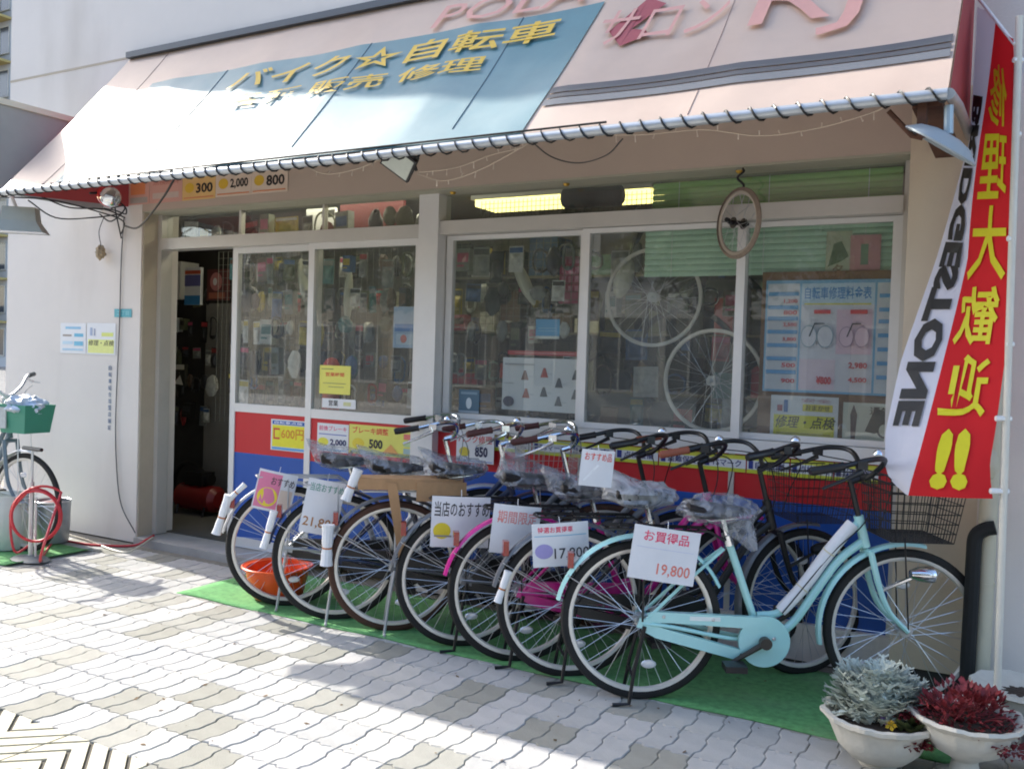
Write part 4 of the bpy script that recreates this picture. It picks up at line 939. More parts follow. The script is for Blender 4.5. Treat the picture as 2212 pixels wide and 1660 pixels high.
# small floodlight with a square glass, centre
p = aty(862, 350, 3.72); n_ = (-rt*.42-up*.50-fw*.75); A = Matrix.Translation(p) @ axes(n_, rt*.8-up*.55)
l = thing('floodlight', 'square-faced floodlight hanging from the middle of the awning pipe', 'lamp', p)
b = MB(); b.box(-.085, .085, -.066, .066, -.012, .012, A); b.build('frame', m_black, l, world=True, smooth=False)
b = MB(); b.box(-.076, .076, -.057, .057, .012, .015, A); b.build('lamp_glass', mat('frosted_glass', '#c9cfc4', .25, var=.06, vscale=30), l, world=True, smooth=False)
b = MB(); b.box(-.07, .07, -.05, .05, -.06, -.012, A)
for k in range(6): b.box(-.065+.023*k, -.060+.023*k, -.052, .052, -.09, -.06, A)
b.build('housing', mat('lamp_darkgrey', '#6d706d', .5, .3), l, world=True, smooth=False)
b = MB(); b.tube([A @ Vector((.09, 0, -.03)), p+Vector((.06, -.02, .10)), Vector((p.x+.03, 3.58, 2.43))], .008, 6); b.build('bracket', m_black, l, world=True)
# dished lamp at the right corner, its back to the street
p = atplane(2038, 305, CP+fw*3.28, fw); n_ = (rt*.45+up*.78-fw*.36); A = Matrix.Translation(p) @ axes(n_, rt*.87-up*.5) @ Matrix.Diagonal((1, .82, 1, 1))
l = thing('floodlight', 'grey dished lamp shade hanging at the right corner of the awning', 'lamp', p)
b = MB(); b.lathe([(0, .03), (.05, .028), (.10, .014), (.135, -.012), (.141, -.016), (.139, -.022), (.13, -.018), (.09, .006), (0, .02)], 32, A); b.build('shade', mat('lamp_bluegrey', '#9aa3a8', .45, .2, var=.05), l, world=True)
b = MB(); q = p+n_.normalized()*.028; b.tube([q, q+Z3*.10+X3*-.003], .016, 10); b.build('stem', mat('lamp_stem', '#9fb0ba', .4, .2), l, world=True)
# fairy lights and cords under the pipe
m_fairy = mat('pale_wire', '#c9b9a6', .6)
def fairy(label, pts, m=m_fairy, bulbs=True, r=.0028):
    path = smooth_path([aty(*q) for q in pts], 8); b = MB(); b.tube(path, r, 4); o = b.build('fairy_lights' if bulbs else 'drooping_cord', m); tag(o, label, 'lights' if bulbs else 'cord')
    if bulbs:
        b = MB()
        for k in range(3, len(path), 3):
            d = Vector((random.uniform(-.01, .01), random.uniform(-.01, .01), random.choice((-.03, -.02, .018)))); b.tube([path[k], path[k]+d*.6, path[k]+d], [.002, .0025, .0035], 5)
        tag(b.build('bulb', mat('fairy_bulb', '#d8cbbd', .3), o), kind='stuff')
fairy('pale fairy light string drooping left of the square floodlight', ((640, 345, 3.6), (700, 375, 3.66), (770, 365, 3.66), (830, 340, 3.64)))
fairy('two-strand pale fairy lights drooping right of the square floodlight', ((900, 375, 3.75), (960, 390, 3.8), (1040, 365, 3.75), (1160, 300, 3.65)))
fairy('pale fairy light string looping back up to the pipe near the centre', ((905, 372, 3.7), (985, 362, 3.72), (1060, 335, 3.7), (1130, 318, 3.65)))
fairy('pale fairy light string drooping under the right half of the pipe', ((1290, 292, 3.66), (1400, 290, 3.68), (1520, 280, 3.68), (1640, 293, 3.7), (1760, 278, 3.68), (1870, 248, 3.64), (1925, 225, 3.6)))
fairy('dark cord sagging under the middle of the awning pipe', ((1140, 298, 3.65), (1190, 338, 3.75), (1250, 352, 3.78), (1310, 335, 3.72), (1345, 300, 3.65)), m_cable, False, .0035)
# brass hooks on the soffit and the small wheel that hangs there
for k, q in enumerate(((979, 396), (1224, 378), (1598, 350))):
    c = aty(*q, 4.64); b = MB(); b.lathe([(0, .012), (.016, .01), (.02, 0), (.012, -.012), (0, -.014)], 12, Matrix.Translation((c.x, 4.64, 2.438))); tag(b.build('soffit_hook', mat('brass', '#b8923e', .35, .7)), ['brass hook plate on the soffit beside the centre post', 'brass hook plate on the soffit between post and hanging wheel', 'brass hook plate on the soffit above the hanging wheel'][k], 'hook', 'brass hook plates on the soffit')
hc = aty(1595, 482, 4.53); hx = Matrix.Translation((hc.x, 4.53, hc.z)) @ Matrix.Rotation(R(29.7-67), 4, 'Z')
hw = thing('hanging_wheel', 'small bicycle wheel with worn tan tyre hanging on a hook before the window', 'wheel', (hc.x, 4.53, hc.z))
t, ri, sp, hb = wheel_mb(0, 0, .176, .0085, 20, .007)
for q in (t, ri, sp, hb): q.v = [Matrix.Rotation(R(29.7-67), 4, 'Z') @ a for a in q.v]
t.build('tyre', mat('tyre_tan', '#85776a', .8, var=.2, vscale=30), hw); ri.build('rim', mat('rim_worn', '#a39b92', .4, .3, var=.1), hw); tag(sp.build('spokes', m_steel, hw), kind='stuff')
hb.tube([hb.v[0], hb.v[0]+Vector((0, -.03, 0))], .012, 8); hb.build('hub', m_black, hw)
b = MB(); z0 = hc.z+.165; b.tube(smooth_path([(hc.x, 4.53, z0-.01), (hc.x+.02, 4.53, z0+.02), (hc.x-.015, 4.535, z0+.06), (hc.x+.012, 4.545, z0+.09), (hc.x, 4.575, 2.435)]), .006, 6); tag(b.build('wire_hook', m_black), 'black wire hook carrying the small hanging wheel', 'hook')

# ================================================================== LEFT OF THE DOOR
m_hose = mat('red_hose', '#c23038', .4)
LB = bike('slate grey bicycle with a green front basket parked along the left wall', -7.22, 3.80, 5, mat('slate_paint', '#6a7a84', .4, .2, coat=.2), m_silverp, m_silverp, m_black, m_rubber, m_silverp, m_silverp, group=None, saddle_bag=0, lamp=False, stand='side', flat=True, headz=.09)
del LB['label']; LB['label'] = 'slate grey bicycle with a green front basket parked along the left wall'
b = MB(); x0, x1, z0, z1, hw_ = .97, 1.26, .835, 1.03, .12
b.add([(x0+.02, -hw_+.02, z0), (x1-.03, -hw_+.02, z0), (x1-.03, hw_-.02, z0), (x0+.02, hw_-.02, z0), (x0, -hw_, z1), (x1, -hw_, z1), (x1, hw_, z1), (x0, hw_, z1), (x0+.012, -hw_+.012, z1), (x1-.012, -hw_+.012, z1), (x1-.012, hw_-.012, z1), (x0+.012, hw_-.012, z1), (x0+.03, -hw_+.03, z1-.07), (x1-.04, -hw_+.03, z1-.07), (x1-.04, hw_-.03, z1-.07), (x0+.03, hw_-.03, z1-.07)],
      [(3, 2, 1, 0), (0, 1, 5, 4), (1, 2, 6, 5), (2, 3, 7, 6), (3, 0, 4, 7), (4, 5, 9, 8), (5, 6, 10, 9), (6, 7, 11, 10), (7, 4, 8, 11), (8, 9, 13, 12), (9, 10, 14, 13), (10, 11, 15, 14), (11, 8, 12, 15), (12, 13, 14, 15)])
bk = b.build('basket', mat('basket_green', '#3f8a72', .6, var=.06), LB, smooth=False)
b = MB(); b.box(x0+.03, x0+.10, -hw_-.004, -hw_+.004, z0+.03, z1-.02); b.build('label_plate', mat('plate_grey', '#b3b9b8', .5, var=.15, vscale=60), bk, smooth=False)
b = MB(); b.tube([(1.1, -.05, .825), (1.127, -.062, WR)], .004, 5); b.tube([(1.1, .05, .825), (1.127, .062, WR)], .004, 5); b.build('basket_stay', m_steel, LB)
# crumpled bag and papers lying in the basket
def lb(x, y, z): a = R(5); return Vector((-7.22+x*math.cos(a)-y*math.sin(a), 3.80+x*math.sin(a)+y*math.cos(a), z))
b = MB(); c = lb(1.13, -.02, 1.02); blob(b, (0, 0, 0), .13, .10, .065, 9.1, .5, fr=3.1); o = b.build('plastic_bag', mat('bag_white_blue', '#c9d6e6', .4, var=.4, vscale=12)); o.location = c; tag(o, 'crumpled white and blue plastic bag lying in the green basket', 'bag')
# floor pump with red hose, cans, mat
pc = atz(66, 1207, .012)
pu = thing('floor_pump', 'steel floor pump with a thin upright tube standing before the left wall', 'pump', (pc.x, pc.y, .012))
b = MB(); b.lathe([(0, .03), (.03, .028), (.11, .010), (.125, 0)], 24, Matrix.Diagonal((1.3, .8, 1, 1))); b.build('base', mat('pump_grey', '#7f8482', .5, .3, var=.1), pu)
b = MB(); b.tube([(0, 0, .02), (0, 0, .52)], .016, 10); b.tube([(0, 0, .52), (0, 0, .74)], .008, 8); b.tube([(.05, 0, .02), (.05, 0, .42)], .008, 8); b.build('barrel', m_steel, pu)
b = MB(); b.tube([(-.10, 0, .74), (.10, 0, .74)], .013, 8); b.build('handle', m_black, pu)
hcx = pc+Vector((.12, -.06, 0)); pts = []
for k in range(75):
    t = k/74; a = R(90)-2*math.pi*2.1*t; rr = .17+.018*math.sin(t*9); q = Vector((hcx.x, hcx.y, .335))+(rt*math.cos(a)+Z3*math.sin(a))*rr+fw*(.03*math.sin(t*7))+rt*(.09*(t-.3)); pts.append(q)
pre = smooth_path([pc+Vector((0, 0, .1)), pc+Vector((-.10, -.05, .05)), pc+Vector((-.14, -.05, .30)), pts[0]])
dr = smooth_path([pts[-1], hcx+Vector((.15, -.05, .05)), atz(120, 1168, .01), atz(200, 1176, .01), atz(285, 1178, .012), atz(318, 1164, .05), atz(332, 1156, .06)])
b = MB(); b.tube(pre[:-1]+pts+dr[1:], .0085, 6); tag(b.build('air_hose', m_hose), 'red air hose coiled by the pump and running to the doorway', 'hose')
b = MB(); b.tube(smooth_path([atz(140, 1152, .01), atz(190, 1166, .008), atz(240, 1186, .008), atz(275, 1192, .008), atz(300, 1180, .03), atz(330, 1160, .06)]), .007, 6); tag(b.build('white_hose', mat('hose_white', '#cfc9b6', .5)), 'pale hose lying on the paving before the doorway', 'hose')
def can(label, px, py, r, h, m, rim=True):
    c = atz(px, py, 0); t = thing('bucket', label, 'bucket', (c.x, c.y, .012)); b = MB()
    b.lathe([(0, 0), (r*.86, 0), (r*.9, .01), (r*.95, h*.35), (r*.96, h*.36), (r*.97, h*.7), (r, h), (r*.97, h), (r*.93, h*.6), (0, h*.58)], 28); b.build('body', m, t)
    if rim:
        b = MB(); b.tube([(r*math.cos(2*math.pi*k/28), r*math.sin(2*math.pi*k/28), h) for k in range(28)], .006, 6, closed=True); b.build('rim', m_steel, t)
        b = MB(); b.tube([(r*1.0*math.cos(R(a)), -r*1.0*math.sin(R(a))*.35-r*.2, h-.02-r*.9*math.sin(R(a))) for a in range(0, 181, 15)], .003, 5); b.build('handle', m_steel, t)
can('galvanised metal bucket beside the floor pump', 112, 1172, .125, .30, mat('galvanised', '#a7adb0', .4, .5, var=.2, vscale=10))
can('pale plastic drum at the left edge behind the pump', 18, 1185, .15, .38, mat('drum_pale', '#c6ccc8', .5, var=.08), False)
b = MB(); c = atz(100, 1045, .32); b.box(-.06, .06, -.05, .05, -.02, .08); o = b.build('tool_box', mat('tool_maroon', '#6e2f30', .5, var=.1), smooth=False); o.location = atz(112, 1172, 0)+Vector((0, 0, .225)); tag(o, 'dark red box sitting in the galvanised bucket', 'box')
b = MB(); a0, a1, a2, a3 = atz(-25, 1222, 0), atz(60, 1224, 0), atz(190, 1192, 0), atz(95, 1150, 0)
q0 = atz(12, 1226, 0); w0 = atz(190, 1194, 0)
b.grid(lambda s, t: Vector((-6.7+.95*s, 3.56+.62*t, .006+.05*max(0, .12-s)*4*(1-t)+.03*max(0, s-.93)*8)), 20, 8)
o = b.build('green_mat', m_green_carpet); o.modifiers.new('pile', 'SOLIDIFY').thickness = .006; tag(o, 'small green turf mat with curled edges under the floor pump', 'mat')
# orange basin behind the first wheels
c = atz(585, 1292, .012); t = thing('plastic_basin', 'bright orange plastic basin on the carpet behind the leftmost bicycle wheel', 'basin', (c.x, c.y+.05, .014))
b = MB(); b.lathe([(0, 0), (.13, 0), (.15, .02), (.185, .17), (.20, .175), (.20, .185), (.178, .18), (.14, .02), (0, .015)], 28); b.build('bowl', mat('orange_plastic', '#e2561c', .35, var=.08), t)
b = MB(); b.tube([(.202*math.cos(2*math.pi*k/28), .202*math.sin(2*math.pi*k/28), .182) for k in range(28)], .007, 6, closed=True); b.build('rim', MATS['orange_plastic'], t)

# ================================================================== RIGHT: PIPES, BANNER, POTS
dp = thing('drain_pipe', 'beige drain pipe fixed to the wall at the right end of the shop front', 'pipe', (aty(2120, 1400, 4.41).x, 4.41, 0))
b = MB(); pT, pB = aty(2150, 60, 4.41), aty(2118, 1440, 4.41); b.tube([Vector((pB.x, 4.41, 0)), Vector((pB.x+.004, 4.41, 1.2)), Vector((pB.x+.004, 4.41, 2.6))], .036, 16); b.build('tube', mat('pipe_beige', '#c3bda6', .55, var=.06), dp, world=True)
for z in (.55, .78, 1.25, 1.9): b = MB(); b.tube([Vector((pB.x+.003, 4.41, z)), Vector((pB.x+.003, 4.41, z+.012))], .039, 16); b.build('collar', MATS['pipe_beige'], dp, world=True)
b = MB(); q = aty(2128, 1000, 4.37); blob(b, q, .05, .045, .075, 2.2, .12); b.build('junction', MATS['pipe_beige'], dp, world=True)
b = MB(); path = smooth_path([aty(2150, 1139, 4.36), aty(2128, 1143, 4.36), aty(2108, 1158, 4.36), aty(2103, 1200, 4.36), aty(2098, 1300, 4.36), aty(2092, 1400, 4.37), aty(2088, 1480, 4.38)])
b.tube(path, .030, 10); o = b.build('black_pipe', mat('pipe_lagging', '#1c1e1e', .8, var=.2, vscale=20)); tag(o, 'black lagged pipe bending down beside the beige drain pipe', 'pipe')
# banner on a white pole
ZP = 3.55
def zpt(px, py, Z): return CP+ray(px, py)*Z
bn = thing('nobori_banner', 'red and white vertical banner with yellow characters seen from behind on a white pole', 'banner', (0, 0, 0))
pa, pb = zpt(2199, 140, ZP), zpt(2156, 1440, ZP); dd = (pb-pa); foot = pa+dd*((0-pa.z)/dd.z); topp = pa-dd*.08
bn.location = (foot.x, foot.y, 0)
b = MB(); b.tube([foot, topp], .0135, 12); b.build('pole', mat('pole_cream', '#d3cfc2', .45, var=.06), bn, world=True)
b = MB(); b.tube([zpt(2192, 96, ZP), zpt(2112, -6, ZP+.38), zpt(2100, -30, ZP+.42)], .007, 8); b.build('cross_rod', m_whitep, bn, world=True)
rows = [(40, (2189, 84), (2150, 42), (2113, 14), .22, .36), (100, (2191, 128), (2142, 104), (2110, 82), .24, .38), (300, (2190, 300), (2117, 300), (2096, 300), .24, .40), (561, (2186, 561), (2091, 561), (2019, 561), .24, .38),
        (784, (2171, 784), (2035, 784), (1947, 784), .20, .32), (930, (2152, 930), (1997, 930), (1914, 930), .16, .27), (1000, (2141, 1000), (1979, 1000), (1911, 1000), .15, .25), (1045, (2143, 1045), (1968, 1042), (1922, 1036), .15, .24), (1074, (2147, 1077), (1963, 1070), (1955, 1066), .15, .20)]
def cr(a, b_, c, d, t): return .5*((2*b_)+(c-a)*t+(2*a-5*b_+4*c-d)*t*t+(3*b_-a-3*c+d)*t**3)
RW = [(zpt(*r_[1], ZP), zpt(*r_[2], ZP+r_[4]), zpt(*r_[3], ZP+r_[5])) for r_ in rows]; RY = [r_[0] for r_ in rows]
def flag_row(t):
    y = RY[0]+(RY[-1]-RY[0])*t; k = 0
    while k < len(RY)-2 and y > RY[k+1]: k += 1
    f = (y-RY[k])/(RY[k+1]-RY[k]); g_ = lambda i: RW[min(max(i, 0), len(RW)-1)]
    return [g_(k)[j].lerp(g_(k+1)[j], f) for j in range(3)]
def flag_pt(s, t, off=0):
    """s 0 at the pole .. .6 colour change .. 1 outer edge, t from the top"""
    a, m_, c = flag_row(t)
    p = a.lerp(m_, s/.6) if s < .6 else m_.lerp(c, (s-.6)/.4)
    p = p+fw*(.010*math.sin(s*7+t*9)+.004*math.sin(s*13-t*17)); return p-(rt*.8+fw*.6)*off
for nm, s0, s1, c in (('red_cloth', 0, .6, '#dc2028'), ('white_cloth', .6, 1, '#e4e5f2')):
    b = MB(); b.grid(lambda u, v: flag_pt(s0+(s1-s0)*u, v), 14, 60); b.build(nm, cloth('banner_'+nm, c, .3, .8, .04), bn, world=True)
b = MB()
for t in (.06, .24, .46, .68, .835, .985):
    p = flag_row(t)[0]; q = pa+dd*((p.z-pa.z)/dd.z); b.tube([p+(p-q)*.25, p, q, q+(q-p).normalized()*.018], .011, 6)
b.build('loop', m_whitep, bn, world=True)
m_ylw = ink('#d6cc1c'); m_bk = ink('#22201f')
def flag_text(body, s0, s1, t0, t1, m, bold, rot=False, mirror=True):
    vs, fs = text_geo(body, bold); x0 = min(a[0] for a in vs); x1 = max(a[0] for a in vs); y0 = min(a[1] for a in vs); y1 = max(a[1] for a in vs)
    b = MB(); out = []
    for a in vs:
        u = (a[0]-x0)/(x1-x0); v = (a[1]-y0)/(y1-y0)
        if rot: s, t = s0+(s1-s0)*v, t0+(t1-t0)*u           # reads downward
        else: s, t = s0+(s1-s0)*u, t1+(t0-t1)*v             # seen from behind: reads towards the pole
        out.append(flag_pt(s, t, .007))
    b.add(out, fs); b.build('lettering', m, bn, world=True, smooth=False)
def tt(y): return (y-RY[0])/(RY[-1]-RY[0])
# seen from the back the sheet's right-hand side lies at the outer edge, so u runs pole -> outer edge reversed
flag_text('修', .12, .52, tt(128), tt(272), m_ylw, .045); flag_text('理', .10, .52, tt(290), tt(430), m_ylw, .045)
flag_text('大', .08, .55, tt(445), tt(605), m_ylw, .045); flag_text('歓', .10, .54, tt(618), tt(745), m_ylw, .045)
flag_text('迎', .10, .54, tt(765), tt(900), m_ylw, .045); flag_text('!!', .18, .46, tt(925), tt(1058), m_ylw, .05)
flag_text('BRIDGESTONE', .66, .93, tt(210), tt(920), m_bk, .055, rot=True)

# flower pots
m_pot = mat('pot_white', '#c6c2b6', .7, var=.12, vscale=7, bump=.2, stain=('#857f70', 3, .7))
m_soil = mat('soil', '#3a2f26', .95, var=.3, vscale=40, bump=.5)
def leaf_clump(b, c, n, spread, size, up_=.6, droop=.0, lobes=False, seed=0, flat=.0):
    rnd = random.Random(seed)
    for k in range(n):
        a = rnd.uniform(0, 2*math.pi); rr = spread*math.sqrt(rnd.random()); base = Vector(c)+Vector((rr*math.cos(a), rr*math.sin(a), rnd.uniform(-.01, .02)-flat*rr))
        d = Vector((math.cos(a)*rnd.uniform(.2, 1.0), math.sin(a)*rnd.uniform(.2, 1.0), rnd.uniform(up_*.4, up_*1.5))).normalized()
        L = size*rnd.uniform(.6, 1.4); sd = d.cross(Z3); sd = (sd if sd.length > .05 else X3.copy()).normalized(); w_ = L*rnd.uniform(.10, .2)
        p1 = base+d*L*.5; p2 = p1+(d-Z3*droop*rnd.uniform(.5, 1.5)).normalized()*L*.5
        if lobes:
            b.add([base-sd*w_*.2, base+sd*w_*.2, p1+sd*w_, p2+sd*w_*.3, p2-sd*w_*.3, p1-sd*w_], [(0, 1, 2, 5), (5, 2, 3, 4)])
            for s in (-1, 1):
                for f in (.35, .6, .85):
                    q = base.lerp(p2, f); e = q+(sd*s*.8+d*.6).normalized()*L*.28; b.add([q-d*L*.03, q+d*L*.05, e+d*.004, e-d*.004], [(0, 1, 2, 3)])
        else:
            b.add([base, p1+sd*w_*2.0, p2, p1-sd*w_*2.0], [(0, 1, 2, 3)])
def scallop(n, amp): return lambda a, r, z, j: (r*(1+amp*max(0, math.cos(a*n))*(1 if z > .15 else 0)), z+(amp*.05*math.cos(a*n) if z > .15 else 0))
c1 = atz(1896, 1650, 0); t = thing('flower_pot', 'white scalloped bowl pot planted with silver foliage, left of the two front pots', 'flower pot', (c1.x, c1.y, 0))
b = MB(); b.lathe([(0, .0), (.065, .0), (.07, .012), (.066, .02), (.105, .035), (.145, .075), (.165, .12), (.170, .155), (.178, .165), (.196, .175), (.198, .190), (.18, .192), (.165, .178), (.15, .165), (0, .165)], 64, wob=scallop(11, .07)); b.build('bowl', m_pot, t)
b = MB(); b.lathe([(0, .176), (.155, .170)], 24); b.build('soil', m_soil, t)
pl_ = thing('plant', 'silver-leaved dusty foliage plant growing in the white scalloped pot', 'plant', (c1.x+.0, c1.y+.02, .17))
b = MB(); leaf_clump(b, (-.01, .01, 0), 330, .09, .10, 1.2, .35, True, 3, -.3); leaf_clump(b, (.04, .03, .07), 200, .06, .07, 1.0, .5, True, 5); leaf_clump(b, (-.05, 0, .08), 240, .06, .075, 1.1, .5, True, 6); leaf_clump(b, (0, .02, .11), 160, .05, .065, 1.1, .5, True, 7); leaf_clump(b, (-.03, .01, .0), 220, .125, .06, .8, .5, True, 9)
tag(b.build('foliage', mat('leaf_silver', '#b9c2b8', .85, var=.22, vscale=30), pl_, smooth=False), kind='stuff')
b = MB(); leaf_clump(b, (.10, -.05, 0), 60, .06, .05, .8, .3, False, 8); tag(b.build('foliage', mat('leaf_green', '#46522a', .8, var=.35, vscale=40), pl_, smooth=False), kind='stuff')
b = MB()
for q, cc in (((.03, -.10, .03), 0), ((.05, -.115, .022), 1), ((.12, -.06, .05), 2), ((.145, -.03, .045), 2)):
    b.m = cc
    for k in range(5):
        a = k*1.256; b.poly([Vector(q), Vector(q)+Vector((.016*math.cos(a-.5), -.006, .016*math.sin(a-.5))), Vector(q)+Vector((.022*math.cos(a), -.008, .022*math.sin(a))), Vector(q)+Vector((.016*math.cos(a+.5), -.006, .016*math.sin(a+.5)))])
b.build('blossom', [mat('petal_violet', '#8a6aa6', .6), mat('petal_yellow', '#e0b526', .6), mat('petal_gold', '#b8952e', .6)], pl_, smooth=False)
c2 = atz(2082, 1690, 0); t = thing('flower_pot', 'white urn pot on a pedestal foot overgrown with dark red leaves', 'flower pot', (c2.x, c2.y, 0))
b = MB(); b.lathe([(0, 0), (.10, 0), (.105, .02), (.09, .03), (.05, .05), (.042, .085), (.06, .10), (.115, .13), (.15, .18), (.158, .215), (.175, .225), (.19, .24), (.185, .252), (.165, .245), (.15, .23), (0, .23)], 64, wob=scallop(11, .065)); b.build('urn', m_pot, t)
b = MB(); b.lathe([(0, .238), (.15, .234)], 24); b.build('soil', m_soil, t)
pl_ = thing('plant', 'dark red leafy plant spilling over the white urn pot', 'plant', (c2.x, c2.y, .23))
b = MB(); leaf_clump(b, (0, 0, .005), 430, .165, .024, .9, .7, False, 11, .05); leaf_clump(b, (-.18, -.06, -.10), 380, .07, .022, .3, .9, False, 12); leaf_clump(b, (-.17, -.04, -.01), 240, .065, .024, .5, .9, False, 13); leaf_clump(b, (.15, -.10, -.05), 170, .06, .022, .3, .9, False, 14); leaf_clump(b, (-.05, -.06, .045), 170, .10, .026, 1.0, .4, False, 15); leaf_clump(b, (.05, .03, .06), 180, .06, .028, 1.3, .2, False, 16); leaf_clump(b, (-.02, -.02, .09), 110, .09, .024, 1.2, .2, False, 17)
for k in range(26):
    a = random.uniform(0, 6.28); q = Vector((.12*math.cos(a), .12*math.sin(a), 0)); b.tube(smooth_path([q*.4, q+Z3*.04, q*1.3+Z3*random.uniform(-.01, .07)], 3), .0022, 4)
tag(b.build('foliage', mat('leaf_red', '#82292f', .65, var=.55, vscale=35), pl_, smooth=False), kind='stuff')
c3 = atz(2200, 1600, 0); t = thing('flower_pot', 'white urn pot behind the red-leaved plant at the right edge', 'flower pot', (c3.x, c3.y, 0))
b = MB(); b.lathe([(0, 0), (.08, 0), (.10, .06), (.14, .16), (.155, .20), (.18, .21), (.178, .225), (.15, .21), (0, .19)], 48, wob=scallop(10, .04)); b.build('urn', m_pot, t)
b = MB(); b.lathe([(0, .2), (.14, .196)], 24); b.build('soil', m_soil, t)
c4 = atz(2240, 1690, 0); t = thing('planter_box', 'black plastic planter box in the lower right corner', 'planter', (c4.x+.1, c4.y, 0))
b = MB(); b.box(-.14, .2, -.1, .1, 0, .15); b.box(-.155, .215, -.115, .115, .15, .17); b.build('box', m_black, t, smooth=False)

# dry leaf bits and grit blown against the carpet and pots
b = MB(); rl = random.Random(5)
for k in range(150):
    px_, py_ = rl.uniform(200, 2150), rl.uniform(1240, 1640); q = atz(px_, py_, .003)
    if not (1.5 < q.y < 4.4): continue
    a = rl.uniform(0, 6.28); sz = rl.choice((.004, .006, .008, .014)); u = Vector((math.cos(a), math.sin(a), rl.uniform(-.2, .4)))*sz; v = Vector((-math.sin(a), math.cos(a), rl.uniform(0, .5)))*sz*.55
    q.z = .003 if not (q.y > 3.75 and q.x > -4.38) else .018
    b.add([q-u, q+v, q+u*1.1, q-v*.8], [(0, 1, 2, 3)])
tag(b.build('leaf_litter', mat('dry_leaf', '#6a553a', .9, var=.4, vscale=60), smooth=False), 'scattered dry leaf bits and grit on the paving', 'litter', kind='stuff')

# ================================================================== INSIDE THE SHOP
rnd = random.Random(21)
m_mesh = mat('grid_wire', '#77786f', .5, .4)
def wire_grid(label, x0, x1, z0, z1, y, step=.05):
    b = MB(); n = int((x1-x0)/step); m = int((z1-z0)/step)
    for k in range(n+1): b.box(x0+k*step-.0014, x0+k*step+.0014, -.0014, .0014, z0, z1)
    for k in range(m+1): b.box(x0, x1, -.0042, -.0014, z0+k*step-.0014, z0+k*step+.0014)
    o = b.build('display_grid', m_mesh, smooth=False); o.location = (0, y, 0); tag(o, label, 'display grid')
wire_grid('wire display grid behind the two sliding door panes', -5.5, -3.65, .9, 2.2, 5.04); wire_grid('wire display grid behind the pane right of the centre post', -3.38, -2.4, 1.12, 2.2, 5.04)
wire_grid('wire display grid behind the transom glass on the right', -3.1, -1.9, 2.27, 2.44, 4.98, .03)
pk = {c: mat('pack_'+n, c, .4, var=.35, vscale=22) for n, c in (('white', '#c9cbc6'), ('grey', '#7f837f'), ('charcoal', '#33353a'), ('olive', '#5d6248'), ('red', '#a1363c'), ('blue', '#3d5f8e'), ('yellow', '#b3a13e'), ('pink', '#b4466a'), ('brown', '#5e4a3a'), ('teal', '#4d7c7a'), ('black', '#1d1e1f'))}
names = {'#c9cbc6': 'white', '#7f837f': 'grey', '#33353a': 'charcoal', '#5d6248': 'olive', '#a1363c': 'red', '#3d5f8e': 'blue', '#b3a13e': 'yellow', '#b4466a': 'pink', '#5e4a3a': 'brown', '#4d7c7a': 'teal', '#1d1e1f': 'black'}
bag_ = ['#c9cbc6']*5+['#7f837f']*6+['#33353a']*7+['#1d1e1f']*5+['#5d6248']*3+['#5e4a3a']*3+['#a1363c', '#3d5f8e', '#b3a13e', '#4d7c7a']
def pack(x, y, z, w_, h_, c, where, shape, rank=''):
    b = MB()
    alt = rnd.choice(list(pk)); q = .0
    if shape == 0:      # blister card with a hole tab
        b.box(-w_/2, w_/2, -.002, .002, -h_, 0); b.grid(lambda s, t: Vector((-w_*.38+w_*.76*s, -.003-.022*math.sin(math.pi*s)**.5*math.sin(math.pi*t)**.5, -h_*.92+h_*.62*t)), 6, 6); b.m = 1; b.box(-w_*.46, w_*.46, -.0035, -.002, -h_*.26, -h_*.06); b.m = 0
    elif shape == 1:    # coiled lock or cable
        b.tube([(w_*.5*math.cos(2*math.pi*k/16), .012*math.sin(k), -h_*.5+h_*.5*math.sin(2*math.pi*k/16)) for k in range(16)], .008, 6, closed=True); b.box(-.014, .014, -.016, .016, -h_*1.0, -h_*.86)
    elif shape == 2:    # bag
        blob(b, (0, 0, -h_*.5), w_*.55, .022, h_*.5, rnd.uniform(0, 30), .25, n=7)
    else:               # carton
        b.box(-w_/2, w_/2, -.03, .03, -h_, 0); b.m = 1; b.box(-w_*.4, w_*.4, -.032, -.03, -h_*.6, -h_*.2); b.box(-w_*.4, w_*.1, -.032, -.03, -h_*.8, -h_*.72); b.m = 0
    o = b.build('accessory_pack', [pk[c], pk[alt]], smooth=shape in (1, 2)); o.location = (x, y, z); o.rotation_euler = (0, rnd.uniform(-.06, .06), rnd.uniform(-.25, .25))
    kind_ = ['blister card', 'coiled lock', 'crumpled bag', 'small carton'][shape]
    tag(o, '%s %s, %s %s' % (names[c], kind_, rank, where), 'accessory', 'accessories hanging inside the shop windows')
def fill(x0, x1, zs, y, where, wmin=.05, wmax=.11, skip=.12):
    for row, z in enumerate(zs):
        x = x0+rnd.uniform(0, .05); n_ = 0
        while x < x1:
            w_ = rnd.uniform(wmin, wmax); h_ = rnd.uniform(.09, .20)
            if rnd.random() > skip: pack(x+w_/2, y+rnd.uniform(-.05, .02), z+rnd.uniform(-.03, .03), w_, h_, rnd.choice(bag_), where, rnd.choice((0, 0, 1, 2, 3)), '%s in %s row' % (ORD[n_], ('top', 'second', 'third', 'fourth', 'fifth')[row])); n_ += 1
            x += w_+rnd.uniform(.005, .05)
fill(-5.30, -4.50, (2.12, 1.9, 1.68, 1.46, 1.26), 5.0, 'behind the first door pane', skip=.25)
fill(-5.85, -4.95, (2.2, 1.95, 1.7, 1.45, 1.2), 5.55, 'deep behind the first door pane', .06, .13)
fill(-4.44, -3.6, (2.12, 1.9, 1.68, 1.46, 1.26), 5.0, 'behind the second door pane', skip=.3)
